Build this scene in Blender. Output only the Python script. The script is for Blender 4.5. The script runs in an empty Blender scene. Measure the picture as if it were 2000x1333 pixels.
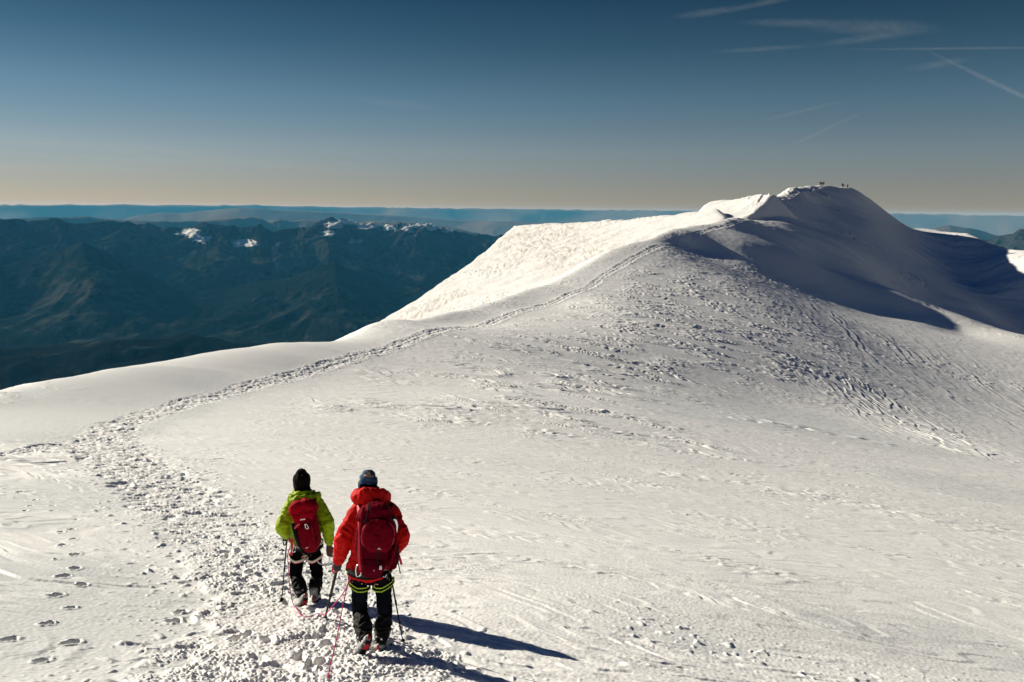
import bpy, bmesh, math, random
import numpy as np
from mathutils import Vector, Matrix, noise as mnoise

C = bpy.context.scene.collection
scn = bpy.context.scene
R = math.radians

# ------------------------------------------------------------------ camera
F_PX = 1557.0                      # focal length for a 2000 px wide picture
PITCH, ROLL = R(9.36), R(0.63)
_F = Vector((0, math.cos(PITCH), -math.sin(PITCH)))
_R0 = Vector((1, 0, 0)); _U0 = Vector((0, math.sin(PITCH), math.cos(PITCH)))
CR = _R0 * math.cos(ROLL) + _U0 * math.sin(ROLL)
CU = -_R0 * math.sin(ROLL) + _U0 * math.cos(ROLL)
cam_d = bpy.data.cameras.new('camera'); cam = bpy.data.objects.new('camera', cam_d); C.objects.link(cam)
cam_d.sensor_width = 36.0; cam_d.lens = 36.0 * F_PX / 2000
cam_d.clip_start = 0.05; cam_d.clip_end = 400000
m = Matrix.Identity(4)
for i in range(3):
    m[i][0] = CR[i]; m[i][1] = CU[i]; m[i][2] = -_F[i]
cam.matrix_world = m
scn.camera = cam

def ray(u, v):
    return _F * F_PX + CR * (u - 1000) + CU * (666.5 - v)
def at(u, v, Y):
    d = ray(u, v); return d * (Y / d.y)

# ------------------------------------------------------------------ light
SUN_EL, SUN_AZ = R(20.8), R(61.0)   # azimuth: to the left of straight ahead
SUN = Vector((-math.cos(SUN_EL) * math.sin(SUN_AZ), math.cos(SUN_EL) * math.cos(SUN_AZ), math.sin(SUN_EL)))
sd = bpy.data.lights.new('sun', 'SUN'); so = bpy.data.objects.new('sun', sd); C.objects.link(so)
sd.energy = 4.45; sd.angle = R(0.53); sd.color = (1.0, 0.94, 0.81)
so.rotation_euler = SUN.to_track_quat('Z', 'Y').to_euler()

w = bpy.data.worlds.new('World'); scn.world = w; w.use_nodes = True
nt = w.node_tree; nt.nodes.clear()
N = nt.nodes.new; L = nt.links.new
wo = N('ShaderNodeOutputWorld'); bg = N('ShaderNodeBackground'); sky = N('ShaderNodeTexSky')
sky.sky_type = 'NISHITA'; sky.sun_disc = False; sky.sun_elevation = SUN_EL; sky.sun_rotation = -SUN_AZ
sky.altitude = 4300; sky.air_density = 1.0; sky.dust_density = 0.2; sky.ozone_density = 2.0
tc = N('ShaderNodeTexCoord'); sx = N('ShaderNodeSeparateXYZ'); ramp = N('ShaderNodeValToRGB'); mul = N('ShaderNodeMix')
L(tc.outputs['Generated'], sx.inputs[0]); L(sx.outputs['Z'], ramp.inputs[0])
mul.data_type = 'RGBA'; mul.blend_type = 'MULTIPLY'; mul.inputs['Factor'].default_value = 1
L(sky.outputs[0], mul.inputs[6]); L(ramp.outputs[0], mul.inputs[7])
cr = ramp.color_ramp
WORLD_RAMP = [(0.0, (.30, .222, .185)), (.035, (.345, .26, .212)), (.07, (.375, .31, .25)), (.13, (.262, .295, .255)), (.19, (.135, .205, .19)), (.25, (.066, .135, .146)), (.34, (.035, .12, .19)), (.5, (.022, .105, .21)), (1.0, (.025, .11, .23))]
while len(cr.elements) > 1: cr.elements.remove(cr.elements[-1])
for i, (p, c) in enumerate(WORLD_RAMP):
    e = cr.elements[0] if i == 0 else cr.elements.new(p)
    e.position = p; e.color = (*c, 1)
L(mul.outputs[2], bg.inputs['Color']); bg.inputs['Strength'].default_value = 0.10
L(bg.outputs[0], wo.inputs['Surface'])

vs = scn.view_settings
scn.display_settings.display_device = 'sRGB'
vs.view_transform = 'Standard'; vs.look = 'None'; vs.exposure = 0.76; vs.gamma = 1.0; vs.use_curve_mapping = False
scn.cycles.use_denoising = True
scn.cycles.max_bounces = 6; scn.cycles.volume_bounces = 0

# ------------------------------------------------------------------ tagging helpers
def tag(o, label=None, cat=None, group=None, kind=None):
    if label: o['label'] = label
    if cat: o['category'] = cat
    if group: o['group'] = group
    if kind: o['kind'] = kind
    return o
def empty(name, loc):
    o = bpy.data.objects.new(name, None); C.objects.link(o); o.location = loc; o.empty_display_size = .1
    return o
def link(name, me, mat, parent=None, smooth=True):
    o = bpy.data.objects.new(name, me); C.objects.link(o)
    if mat is not None and not me.materials: me.materials.append(mat)
    if parent is not None: o.parent = parent
    if smooth: me.shade_smooth()
    return o

# ------------------------------------------------------------------ noise
def _hash(ix, iy, seed):
    h = (ix.astype(np.int64) * 374761393 + iy.astype(np.int64) * 668265263 + seed * 982451653) & 0xFFFFFFFF
    h = ((h ^ (h >> 13)) * 1274126177) & 0xFFFFFFFF
    return (h ^ (h >> 16)) & 0xFFFFFFFF
def gn(x, y, seed=0):
    """2-D gradient noise, about -1..1"""
    x = np.asarray(x, np.float32); y = np.asarray(y, np.float32)
    ix = np.floor(x); iy = np.floor(y); fx = x - ix; fy = y - iy
    ux = fx * fx * fx * (fx * (fx * 6 - 15) + 10); uy = fy * fy * fy * (fy * (fy * 6 - 15) + 10)
    def g(dx, dy):
        a = _hash(ix + dx, iy + dy, seed).astype(np.float32) * np.float32(2 * math.pi / 4294967296.0)
        return np.cos(a) * (fx - dx) + np.sin(a) * (fy - dy)
    a = g(0, 0); b = g(1, 0); c = g(0, 1); d = g(1, 1)
    return ((a + (b - a) * ux) * (1 - uy) + (c + (d - c) * ux) * uy) * 1.45
def fbm(x, y, seed=0, octs=4, gain=.5):
    s = 0; a = 1; t = 0
    for i in range(octs):
        s = s + a * gn(x * 2 ** i, y * 2 ** i, seed + i * 17); t += a; a *= gain
    return s / t
def ridged(x, y, seed=0, octs=4, gain=.5):
    s = 0; a = 1; t = 0
    for i in range(octs):
        s = s + a * (1 - np.abs(gn(x * 2 ** i, y * 2 ** i, seed + i * 17))); t += a; a *= gain
    return s / t
def sstep(a, b, x):
    t = np.clip((x - a) / (b - a), 0, 1); return t * t * (3 - 2 * t)

def grid_mesh(name, X, Y, Z, wrap=False):
    nr, nc = X.shape
    co = np.stack([X, Y, Z], -1).reshape(-1, 3).astype(np.float32)
    idx = np.arange(nr * nc).reshape(nr, nc)
    if wrap: idx = np.concatenate([idx, idx[:, :1]], 1)
    q = np.stack([idx[:-1, :-1], idx[:-1, 1:], idx[1:, 1:], idx[1:, :-1]], -1).reshape(-1, 4)[:, ::-1]
    me = bpy.data.meshes.new(name)
    me.vertices.add(len(co)); me.vertices.foreach_set('co', co.ravel())
    me.loops.add(q.size); me.loops.foreach_set('vertex_index', np.ascontiguousarray(q, np.int32).ravel())
    me.polygons.add(len(q)); me.polygons.foreach_set('loop_start', np.arange(0, q.size, 4, dtype=np.int32))
    me.polygons.foreach_set('use_smooth', np.ones(len(q), bool))
    me.update(calc_edges=True)
    return me
def set_attr(me, name, arr):
    a = me.attributes.new(name, 'FLOAT', 'POINT'); a.data.foreach_set('value', np.ascontiguousarray(arr, np.float32).ravel())

# ------------------------------------------------------------------ materials
def mat(name, col=(.5, .5, .5), rough=.7, spec=.3, metal=0.0, bump=0.0, bscale=200., var=0.0, vscale=20., sheen=0.0):
    M = bpy.data.materials.new(name); M.use_nodes = True
    t = M.node_tree; p = t.nodes['Principled BSDF']
    p.inputs['Base Color'].default_value = (*col, 1); p.inputs['Roughness'].default_value = rough
    p.inputs['Specular IOR Level'].default_value = spec; p.inputs['Metallic'].default_value = metal
    if sheen: p.inputs['Sheen Weight'].default_value = sheen
    tcn = t.nodes.new('ShaderNodeTexCoord')
    if var:
        n = t.nodes.new('ShaderNodeTexNoise'); n.inputs['Scale'].default_value = vscale; n.inputs['Detail'].default_value = 5
        r = t.nodes.new('ShaderNodeMapRange'); r.inputs['From Min'].default_value = .3; r.inputs['From Max'].default_value = .7
        r.inputs['To Min'].default_value = 1 - var; r.inputs['To Max'].default_value = 1 + var
        mx = t.nodes.new('ShaderNodeMix'); mx.data_type = 'RGBA'; mx.blend_type = 'MULTIPLY'; mx.inputs['Factor'].default_value = 1
        mx.inputs[6].default_value = (*col, 1)
        t.links.new(tcn.outputs['Object'], n.inputs['Vector']); t.links.new(n.outputs['Fac'], r.inputs['Value'])
        t.links.new(r.outputs['Result'], mx.inputs[7]); t.links.new(mx.outputs[2], p.inputs['Base Color'])
    if bump:
        n2 = t.nodes.new('ShaderNodeTexNoise'); n2.inputs['Scale'].default_value = bscale; n2.inputs['Detail'].default_value = 3
        b = t.nodes.new('ShaderNodeBump'); b.inputs['Strength'].default_value = bump; b.inputs['Distance'].default_value = .01
        t.links.new(tcn.outputs['Object'], n2.inputs['Vector']); t.links.new(n2.outputs['Fac'], b.inputs['Height']); t.links.new(b.outputs['Normal'], p.inputs['Normal'])
    return M
# ================================================================== SNOWFIELD
# control points read off the photograph as (column, row, distance ahead in metres)
CP = [
 # trodden trail
 (725,1280,7.2),(600,1188,9.25),(430,1040,14.5),(330,960,19),(240,900,25),(195,860,31),(215,838,34),(300,805,40),(450,765,48),(600,727,58),(752,684,72),(896,641,92),
 (1004,612,112),(1076,594,125),(1130,569,138),(1184,536,155),(1238,504,172),(1292,479,192),(1346,464,207),(1400,446,222),(1430,436,230),(1470,430,245),(1500,400,262),(1525,387,275),(1560,370,292),(1605,364,308),(1650,367,318),
 # near slope
 (0,1333,5.5),(500,1333,6.0),(1000,1333,6.7),(1500,1333,7.8),(2000,1333,9.4),
 (0,1200,7.7),(1000,1200,9.2),(1500,1200,10.9),(2000,1200,13.5),
 (0,1050,12.3),(250,1050,13.0),(800,1050,14.6),(1200,1050,16.8),(1600,1050,20.5),(2000,1050,26),
 (0,950,18.5),(700,950,21.5),(0,900,24),(600,900,26.5),(1000,900,30),(1500,900,41),(2000,900,60),
 (0,850,31),(500,850,33),(1000,780,52),(700,780,48),(1500,780,80),(1750,780,97),(2000,780,118),
 (1300,700,90),(1500,700,102),(1750,700,130),(2000,700,147),(1000,680,80),(1000,640,98),
 (1200,640,104),(1300,600,132),(1500,600,146),(1650,620,160),(1750,640,163),
 (1300,520,168),(1200,590,125),(1400,540,167),(1450,560,161),
 # right edge rib
 (1760,570,209),(1880,617,198),(2000,655,184),(1880,652,184),(1820,596,204),
 # shadow edge and shaded flank
 (1560,552,197),(1700,597,195),(1560,568,188),(1700,614,185),(1800,640,180),(1560,540,200),(1700,582,200),(1800,615,196),(1800,627,188),(1560,500,214),(1560,450,240),(1560,410,272),(1450,480,208),(1450,448,228),(1350,478,206),
 (1600,450,252),(1600,520,222),(1600,400,290),(1700,500,246),(1700,440,282),(1700,400,312),(1650,480,240),
 (1660,367,319),(1700,390,322),(1750,440,328),(1800,500,280),(1800,450,345),
 (1820,449,335),(1900,462,306),(2000,490,278),(1900,505,290),(1900,550,272),(1960,503,276),(2000,522,264),(2080,565,246),(2000,546,256),(2000,590,248),(2000,640,232),(1900,600,232),(1800,520,268),
 # near crest
 (-150,795,40),(0,760,46),(200,722,53),(400,688,62),(550,670,72),(700,650,83),(835,630,100),(932,605,113),(1004,578,130),(1087,554,148),(1148,518,164),(1195,491,178),(1256,471,195),(1328,446,215),(1400,434,230),
 (0,800,39),(200,760,45),(400,720,53.8),
 (1440,425,240),(1475,408,256),(1512,385,276),(1540,374,290),(1575,365,303),(1610,362,311),
]
# the sunlit face beyond the crest: two steep sheets of snow that look left, towards the sun
def on_plane(u, v, p0, nrm):
    d = ray(u, v); return d * (p0.dot(nrm) / d.dot(nrm))
FN = Vector((-.40, -.25, 1.0)); F0 = at(1370, 411, 258); F1 = at(1462, 428, 243)
HID = []   # hidden ground behind the silhouettes, so that it really falls away
def behind(u, v, Y, steps):
    for k, drop in steps:
        p = at(u, v, Y * k); HID.append(Vector((p.x, p.y, p.z - drop * Y)))
for u, v, Y in [(-150,795,40),(0,760,46),(200,722,53),(400,688,62),(550,670,72)]:
    behind(u, v, Y, [(1.18, .03), (1.5, .18), (2.2, .7), (4, 2.4)])
for u, v, Y in [(1820,598,204),(1880,617,198),(2000,655,184)]:
    behind(u, v, Y, [(1.1, .02)])
CREST = [(-400,850,33),(-150,795,40),(0,760,46),(200,722,53),(400,688,62),(550,670,72),(700,650,83),(835,630,100),(932,605,113),(1004,578,130),(1087,554,148),(1148,518,164),(1195,491,178),(1256,471,195),(1328,446,215),(1400,434,230),(1440,425,240),(1475,408,256),(1512,385,276),(1540,374,290),(1575,365,303),(1610,362,311),(1655,365,319),(1700,390,324),(1750,440,330),(1785,456,332),(1820,447,335),(1900,462,306),(2000,490,278),(2200,560,240),(2500,660,200),(2900,760,160),(3600,900,120)]
# smooth continuation beyond the crest, so that the crest itself can be cut sharp
for (u, v, Y) in CREST[6:16]:
    p = at(u, v, Y); HID.append(Vector((p.x - 14, p.y + 12, p.z - 1.5)))
for (u, v, Y) in CREST[16:20]:
    p = at(u, v, Y); HID.append(Vector((p.x - 9, p.y + 9, p.z - 3))); HID.append(Vector((p.x - 30, p.y + 34, p.z - 14)))
for (u, v, Y) in CREST[20:25]:
    p = at(u, v, Y); k = 1.12; HID.append(Vector((p.x * k, p.y * k, p.z - 4)))
pts = [at(*c) for c in CP] + HID
for x, y in [(0,2),(-1.5,2),(1.5,2),(0,3.5),(-2.5,3.5),(2.5,3.5),(-3,1),(3,1),(-4,3),(4,3),(-5,1),(5,1)]:
    pts.append(Vector((x, y, -1.72 - .34 * y - .10 * x)))
P = np.array([tuple(p) for p in pts])
pa = np.arctan2(P[:, 0], P[:, 1]); pl = np.log(np.hypot(P[:, 0], P[:, 1])); pe = P[:, 2] / np.hypot(P[:, 0], P[:, 1])
def _phi(a, l, A, Lg):
    d2 = (a[:, None] - A[None]) ** 2 + (l[:, None] - Lg[None]) ** 2
    return .5 * d2 * np.log(d2 + 1e-9)
n = len(P); lam = 4e-5
K = np.zeros((n + 3, n + 3)); K[:n, :n] = _phi(pa, pl, pa, pl) + lam * np.eye(n)
K[:n, n] = 1; K[:n, n + 1] = pa; K[:n, n + 2] = pl; K[n:, :n] = K[:n, n:].T
W_ = np.linalg.solve(K, np.concatenate([pe, [0, 0, 0]]))
def base_e(a, l):
    """elevation tangent of the smooth snow surface towards azimuth a at log-distance l"""
    a = np.asarray(a, float); l = np.asarray(l, float); sh = a.shape; a = a.ravel(); l = l.ravel(); out = np.empty(len(a))
    for i in range(0, len(a), 20000):
        s = slice(i, i + 20000); out[s] = _phi(a[s], l[s], pa, pl) @ W_[:n] + W_[n] + W_[n + 1] * a[s] + W_[n + 2] * l[s]
    return out.reshape(sh)
def ground_z(x, y):
    r = math.hypot(x, y); return float(base_e(np.array([math.atan2(x, y)]), np.array([math.log(r)]))[0]) * r
def hit(u, v, rmin=3.0, rmax=330.):
    """first point of the smooth snow seen at a pixel of the photograph"""
    d = ray(u, v); a = math.atan2(d.x, d.y); s = d.z / math.hypot(d.x, d.y)
    l = np.linspace(math.log(rmin), math.log(rmax), 1500); e = base_e(np.full(l.shape, a), l)
    k = int(np.argmax(e >= s)); r = math.exp(l[k])
    return Vector((r * math.sin(a), r * math.cos(a), r * s))

# grid in azimuth / distance: fine where the camera looks, coarse round the back
A_IN, A_OUT = 0.70, math.pi
NA, NR = 1500, 2150
a_f = np.linspace(-A_IN, A_IN, NA)
a_o = A_IN + (A_OUT - A_IN) * np.linspace(0, 1, 70)[1:] ** 1.6
az = np.concatenate([-a_o[::-1], a_f, a_o[:-1]])
lr = np.concatenate([np.linspace(math.log(.6), math.log(4.4), 60)[:-1], np.linspace(math.log(4.4), math.log(430), NR), np.linspace(math.log(430), math.log(900), 90)[1:]])
# coarse evaluation, cubic resampling
def cubic_matrix(xf, xc):
    h = xc[1] - xc[0]; t = (xf - xc[0]) / h; i = np.clip(np.floor(t).astype(int), 1, len(xc) - 3); f = t - i
    M = np.zeros((len(xf), len(xc))); rr = np.arange(len(xf))
    M[rr, i - 1] = -.5 * f + f ** 2 - .5 * f ** 3; M[rr, i] = 1 - 2.5 * f ** 2 + 1.5 * f ** 3
    M[rr, i + 1] = .5 * f + 2 * f ** 2 - 1.5 * f ** 3; M[rr, i + 2] = -.5 * f ** 2 + .5 * f ** 3
    return M
ac = np.linspace(-.95, .95, 420); lc = np.linspace(math.log(.5), math.log(950), 480)
Ec = base_e(*np.meshgrid(ac, lc))
E = cubic_matrix(lr, lc) @ Ec @ cubic_matrix(np.clip(az, -.94, .94), ac).T
rr = np.exp(lr)[:, None]; AZ = np.broadcast_to(az[None, :], E.shape)
X = (rr * np.sin(az)[None, :]); Y = (rr * np.cos(az)[None, :]); Z = E * rr
def edge_dist(px_or_pts, X, Y):
    """signed plan distance from a polyline, positive to its left"""
    q = [(c[0], c[1]) for c in px_or_pts]; best = np.full(X.shape, 1e9, np.float32); sg = np.zeros(X.shape, np.float32)
    for (x0, y0), (x1, y1) in zip(q[:-1], q[1:]):
        dx, dy = x1 - x0, y1 - y0; t = np.clip(((X - x0) * dx + (Y - y0) * dy) / (dx * dx + dy * dy), 0, 1)
        ex, ey = X - x0 - t * dx, Y - y0 - t * dy; d = np.hypot(ex, ey)
        cz = dx * ey - dy * ex; upd = d < best - 1e-6
        best = np.where(upd, d, best); sg = np.where(upd, np.sign(cz), sg)
    return best * sg
softp = lambda d, k: np.maximum(d, 0) + k * np.log1p(np.exp(-np.abs(d) / k))
fr = np.where((np.exp(lr) > 25))[0][0]; cc = np.where(np.abs(az) < .85)[0]; FS = (slice(fr, None), slice(cc[0], cc[-1] + 1))
xs, ys = X[FS].astype(np.float32), Y[FS].astype(np.float32)
wob = .8 * gn(xs / 11, ys / 11, 131) + .35 * gn(xs / 3.5, ys / 3.5, 132)
def in_poly(poly):
    inside = np.zeros(xs.shape, bool)
    for P0, P1 in zip(poly, poly[1:] + poly[:1]):
        if abs(P1.y - P0.y) < 1e-9: continue
        inside ^= ((P0.y > ys) != (P1.y > ys)) & (xs < (P1.x - P0.x) * (ys - P0.y) / (P1.y - P0.y) + P0.x)
    return inside
cpts = [at(*c) for c in CREST]
dcr = np.abs(edge_dist(cpts, xs, ys)) * np.where(in_poly(cpts + [Vector((300, -80, 0)), Vector((-300, -80, 0))]), -1, 1) + wob * .5 - .9
so_ = softp(dcr, .7); near_s = Z[FS] - (.55 * so_ + .006 * so_ ** 2)
# the sunlit spur: a steep sheet that looks left to the sun, cut off along its upper and outer edges
def spur_sheet(edge, close, p0, slope, k=.5):
    poly = [on_plane(u, v, p0, FN) for u, v in edge + close]
    inside = in_poly(poly)
    d = np.abs(edge_dist(poly + poly[:1], xs, ys)) * np.where(inside, -1, 1); d = softp(d + .6 * wob * k, k)
    return p0.z - ((xs - p0.x) * FN.x + (ys - p0.y) * FN.y) / FN.z - slope * d
sh0 = spur_sheet([(600,716),(660,681),(715,645),(760,615),(805,589),(850,560),(905,523),(950,488),(985,456),(1005,439),(1050,436),(1100,434),(1150,432),(1200,430),(1250,426),(1300,420),(1340,414),(1372,410),(1400,405)], [(1418,424),(1400,442),(1328,462),(1195,515),(1087,575),(932,630),(700,690)], F0, 1.3)
sh1 = spur_sheet([(1330,440),(1368,408),(1378,399),(1390,391),(1420,389),(1450,386),(1475,382),(1498,378),(1512,381)], [(1500,392),(1470,416),(1440,436),(1390,440),(1340,440)], F1, 1.3, .4)
rel = .22 * fbm(xs / 16, ys / 6, 135, 3) + .05 * fbm(xs / 3, ys / 1.5, 136, 3)
Z[FS] = np.maximum(near_s, np.maximum(sh0, sh1) + rel)
del xs, ys, wob, dcr, so_, near_s, sh0, sh1, rel
# out of sight: an even slope that carries on up behind the camera, and falls off far away
side = sstep(.85, 1.5, np.abs(AZ))
Zp = -1.72 - .30 * Y - .10 * X - .0016 * np.maximum(rr - 40, 0) ** 2
Z = Z * (1 - side) + Zp * side
Z = np.where((side > 0) & (Z > 4), 4 + 4 * np.tanh((Z - 4) / 12), Z)
X = X.astype(np.float32); Y = Y.astype(np.float32); Z = Z.astype(np.float32)

# ---- relief: trodden trail, clods, sastrugi, ripples, footprints
det = (np.abs(az) < A_IN + .02); ci = np.where(det)[0]; ri = np.where((rr[:, 0] > 1.5) & (rr[:, 0] < 400))[0]
sl = (slice(ri[0], ri[-1] + 1), slice(ci[0], ci[-1] + 1))
x = X[sl]; y = Y[sl]; r2 = np.hypot(x, y)
trail_px = [(640,1420,5.4,1.35),(600,1280,7.3,1.25),(590,1200,9.1,1.1),(430,1045,14.3,1.15),(330,960,19,1.15),(240,900,25,1.25),(195,861,30.5,1.3),(218,838,34,1.05),(300,805,40,.9),(450,765,48,.85),(600,727,58,.9),(752,684,72,.9),(896,641,92,.9),
 (1004,612,112,.9),(1076,594,125,.9),(1130,569,138,.9),(1184,536,155,1.0),(1238,504,172,1.0),(1292,479,192,1.0),(1346,464,207,1.0),(1400,446,222,1.0),(1430,436,230,1.0),(1470,430,245,1.0),(1500,400,262,1.0),(1525,387,275,1.0),(1560,370,292,1.0),(1605,364,308,1.0)]
spur_px = [(200,862,30,1.0),(110,874,29,.7),(40,888,26.5,.6),(-60,900,24,.5)]
def poly_dist(px):
    q = [(*at(a, b, c).xy, wd) for a, b, c, wd in px]
    best = np.full(x.shape, 9.0, np.float32)
    for (x0, y0, w0), (x1, y1, w1) in zip(q[:-1], q[1:]):
        dx, dy = x1 - x0, y1 - y0; L2 = dx * dx + dy * dy
        t = np.clip(((x - x0) * dx + (y - y0) * dy) / L2, 0, 1)
        d = np.hypot(x - x0 - t * dx, y - y0 - t * dy) / (w0 + (w1 - w0) * t)
        np.minimum(best, d, out=best)
    return best
td = np.minimum(poly_dist(trail_px), poly_dist(spur_px) * 1.15)
edge = .28 * gn(x / .9, y / .9, 3) + .22 * gn(x / .3, y / .3, 4)
trail = 1 - sstep(.75, 1.12, td + edge)
loose = (1 - sstep(1.0, 2.2, td + edge)) * (1 - trail)
fade = lambda s: 1 - sstep(.6, 1.6, r2 * .0016 / s)
H = np.zeros_like(x)
bil = lambda s, sd: np.abs(gn(x / s, y / s, sd))
churn = .030 * fbm(x / .24, y / .24, 11, 4, .75) * 1.6 + .03 * fbm(x / .9, y / .9, 10, 2) - .045 * sstep(.12, .5, gn(x / .30, y / .30, 14)) * sstep(-.2, .3, gn(x / .9, y / .9, 15)) + .026 * bil(.065, 13) + .018 * bil(.036, 16)
H += trail * sstep(11, 26, r2) * (.10 * fbm(x / .55, y / .55, 18, 3, .7) - .02)
churn = churn * (.62 + .6 * sstep(-.45, .3, gn(x / 1.1, y / .8, 24)))
H += trail * (churn * .95 + .04 * (1 - sstep(10, 16, r2)))
far_tr = sstep(35, 100, r2)
H += trail * far_tr * (.09 * fbm(x / .8, y / .8, 17, 3, .7) + .03 - .055 * np.exp(-((td - .35) / .2) ** 2) + .06 * fbm(x / 1.8, y / 1.8, 19, 2))
H += far_tr * .03 * np.exp(-((td - 1.15) / .22) ** 2)
# loose clods either side of the trail
cl = np.maximum(gn(x / .20, y / .20, 21) - .44, 0) * .17 + np.maximum(gn(x / .09, y / .09, 22) - .42, 0) * .09
H += loose * cl * (.6 + 1.2 * far_tr)
H += .8 * cl * sstep(.1, .5, gn(x / 5, y / 5, 23)) * (1 - trail) * sstep(-.3, 1.5, x + 1.4) * (1 - sstep(8, 13, r2))
# wind-packed snow: plates that end in thin sharp scarps
wx, wy = .93, -.37
p = (x * wx + y * wy); q = (-x * wy + y * wx)
warp = 1.1 * gn(p / 6, q / 2.4, 31)
patch = fbm(p / 30, q / 14, 32, 3)
def plates(ps, qs, sd, K=3.0, edge_w=.34, octs=2):
    n_ = fbm(p / ps, (q + warp) / qs, sd, octs, .45) * K; fl = np.floor(n_); fr_ = n_ - fl
    return (fl + sstep(0, edge_w, fr_) - n_) / K
def px_mask(poly):
    """soft mask over a set of blobs (column, row, distance, radius in m)"""
    mk = np.zeros_like(x)
    for u, v, Yd, rad in poly:
        c_ = at(u, v, Yd); mk = np.maximum(mk, np.exp(-((x - c_.x) ** 2 + (y - c_.y) ** 2) / rad ** 2))
    return mk
rough_mid = px_mask([(1330,650,112,27),(1400,690,102,17),(1250,600,128,22),(1350,570,152,22),(1180,690,84,13),(1100,730,66,9),(1020,725,64,8),(1480,640,128,16)])
rough_sh = px_mask([(1400,520,180,14),(1480,530,184,14),(1540,560,190,12)])
smooth_l = px_mask([(250,740,47,9),(420,705,58,8),(100,790,38,8),(560,690,66,8),(860,640,96,5),(90,1200,7.5,2.4),(0,1300,5.8,2),(200,1290,6.2,1.6)])
off = 1 - trail
amt = off * (1 - .92 * smooth_l)
near = 1 - sstep(30, 75, r2)
medium = sstep(.02, .38, patch)
brk = sstep(-.25, .3, fbm(p / 7, q / 3, 46, 2))
H += amt * rough_mid * (1 - .75 * (1 - sstep(1.5, 5.5, td))) * brk * (.70 * plates(6.5, 1.7, 41) + .46 * plates(3.0, .9, 44, 2.5))
H += amt * rough_sh * .55 * plates(11, 3.0, 56, 2.5, .25)
H += amt * (1 - rough_mid) * sstep(20, 50, r2) * (.07 + .42 * medium * brk) * plates(4.5, 1.3, 48, 2.5)
H += amt * near * (.05 + .27 * medium * brk) * plates(2.2, .60, 47, 2.5)
H += amt * near * .06 * sstep(.0, .4, fbm(p / 4, q / 1.6, 60, 2)) * plates(.9, .26, 49, 2.0)
H += amt * .028 * fbm(p / 6.5, q / .55, 63, 2) * sstep(5, 14, r2) + off * .10 * fbm(p / 30, q / 3.6, 64, 2) * sstep(7, 16, r2)
H += amt * .006 * fbm(p / 1.2, q / .14, 66, 2) * near
H += off * .003 * gn(x / .05, y / .05, 68) * (1 - sstep(8, 20, r2))
H += (.06 * fbm(p / 16, q / 6, 71, 2) + .10 * fbm(x / 40, y / 40, 72, 2)) * sstep(12, 60, r2)
# crusty grain at every scale, always about a pixel or two of the picture
for wl, r0, r1, r3, r4 in ((.035, 2, 4, 9, 16), (.09, 6, 12, 22, 40), (.24, 16, 30, 55, 90), (.6, 45, 75, 130, 200), (1.4, 100, 170, 420, 500)):
    m_ = sstep(r0, r1, r2) * (1 - sstep(r3, r4, r2)); rows = np.where(m_.max(1) > 0)[0]; rs = slice(rows[0], rows[-1] + 1)
    H[rs] += (amt[rs] * .8 + .2) * m_[rs] * wl * .03 * fbm(p[rs] / wl / 1.6, q[rs] / wl, 140, 2, .6)
# ripples running down the right-hand slope
c0 = at(1640, 640, 158); c1 = at(2000, 860, 75); ax = (c1 - c0).xy.normalized()
rp = x * ax.x + y * ax.y; rq = -x * ax.y + y * ax.x
rip_m = px_mask([(1620,640,155,16),(1720,680,140,18),(1850,740,125,18),(1960,800,108,16),(1780,720,126,14),(1880,800,100,10),(1990,880,68,9),(1750,780,95,8)])
ph = rq / 1.7 + 1.1 * fbm(rp / 22, rq / 6, 81, 3) + .5 * gn(rp / 6, rq / 2.2, 82)
sw = ph - np.floor(ph)
H += amt * rip_m * .062 * (np.minimum(sw / .8, (1 - sw) / .2)) * sstep(-.35, .35, gn(rp / 10, rq / 3.5, 83))
ter_m = px_mask([(1700,790,92,6),(1760,830,82,6),(1830,870,70,5),(1880,900,62,4),(1650,760,100,6)])
n_ = fbm(rp / 12, rq / 2.4, 85, 2, .45) * 3; fl = np.floor(n_)
H += amt * ter_m * .15 * (fl + sstep(0, .12, n_ - fl) - n_) / 3 * 2
# shaded flank: faint gullies and wind marks
H += amt * sstep(200, 270, r2) * (.6 * fbm(p / 14, q / 3.5, 91, 4) + 1.3 * plates(9, 1.8, 92, 2.5) * sstep(-.1, .4, patch))
# footprints left of the trail
# boot prints trodden into the near trail
rnd = random.Random(5); steps = []
tq = [(at(a, b, c).x, at(a, b, c).y) for a, b, c, _ in trail_px[:6]]
for (x0, y0), (x1, y1) in zip(tq[:-1], tq[1:]):
    L_ = math.hypot(x1 - x0, y1 - y0); dx, dy = (x1 - x0) / L_, (y1 - y0) / L_
    for _ in range(int(L_ * 4)):
        f_, o_ = rnd.random() * L_, rnd.gauss(0, .48)
        steps.append((x0 + dx * f_ - dy * o_, y0 + dy * f_ + dx * o_, math.atan2(dy, dx) + rnd.gauss(0, .25), rnd.uniform(.02, .05)))
for X0, Y0, an, dp in steps:
    ii, jj = np.where((np.abs(x - X0) < .4) & (np.abs(y - Y0) < .4)) if math.hypot(X0, Y0) < 16 else ((), ())
    if len(ii) == 0: continue
    bs = (slice(ii.min(), ii.max() + 1), slice(jj.min(), jj.max() + 1)); xx, yy = x[bs] - X0, y[bs] - Y0
    a_ = xx * math.cos(an) + yy * math.sin(an); b_ = -xx * math.sin(an) + yy * math.cos(an)
    d_ = np.sqrt((a_ / .165) ** 2 + (b_ / .062) ** 2) + .25 * gn(x[bs] / .06, y[bs] / .06, 98)
    H[bs] = H[bs] * (1 - .35 * (1 - sstep(.6, 1.0, d_))) - dp * (1 - sstep(.6, 1.1, d_)) + .008 * np.exp(-((d_ - 1.3) / .3) ** 2)
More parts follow.
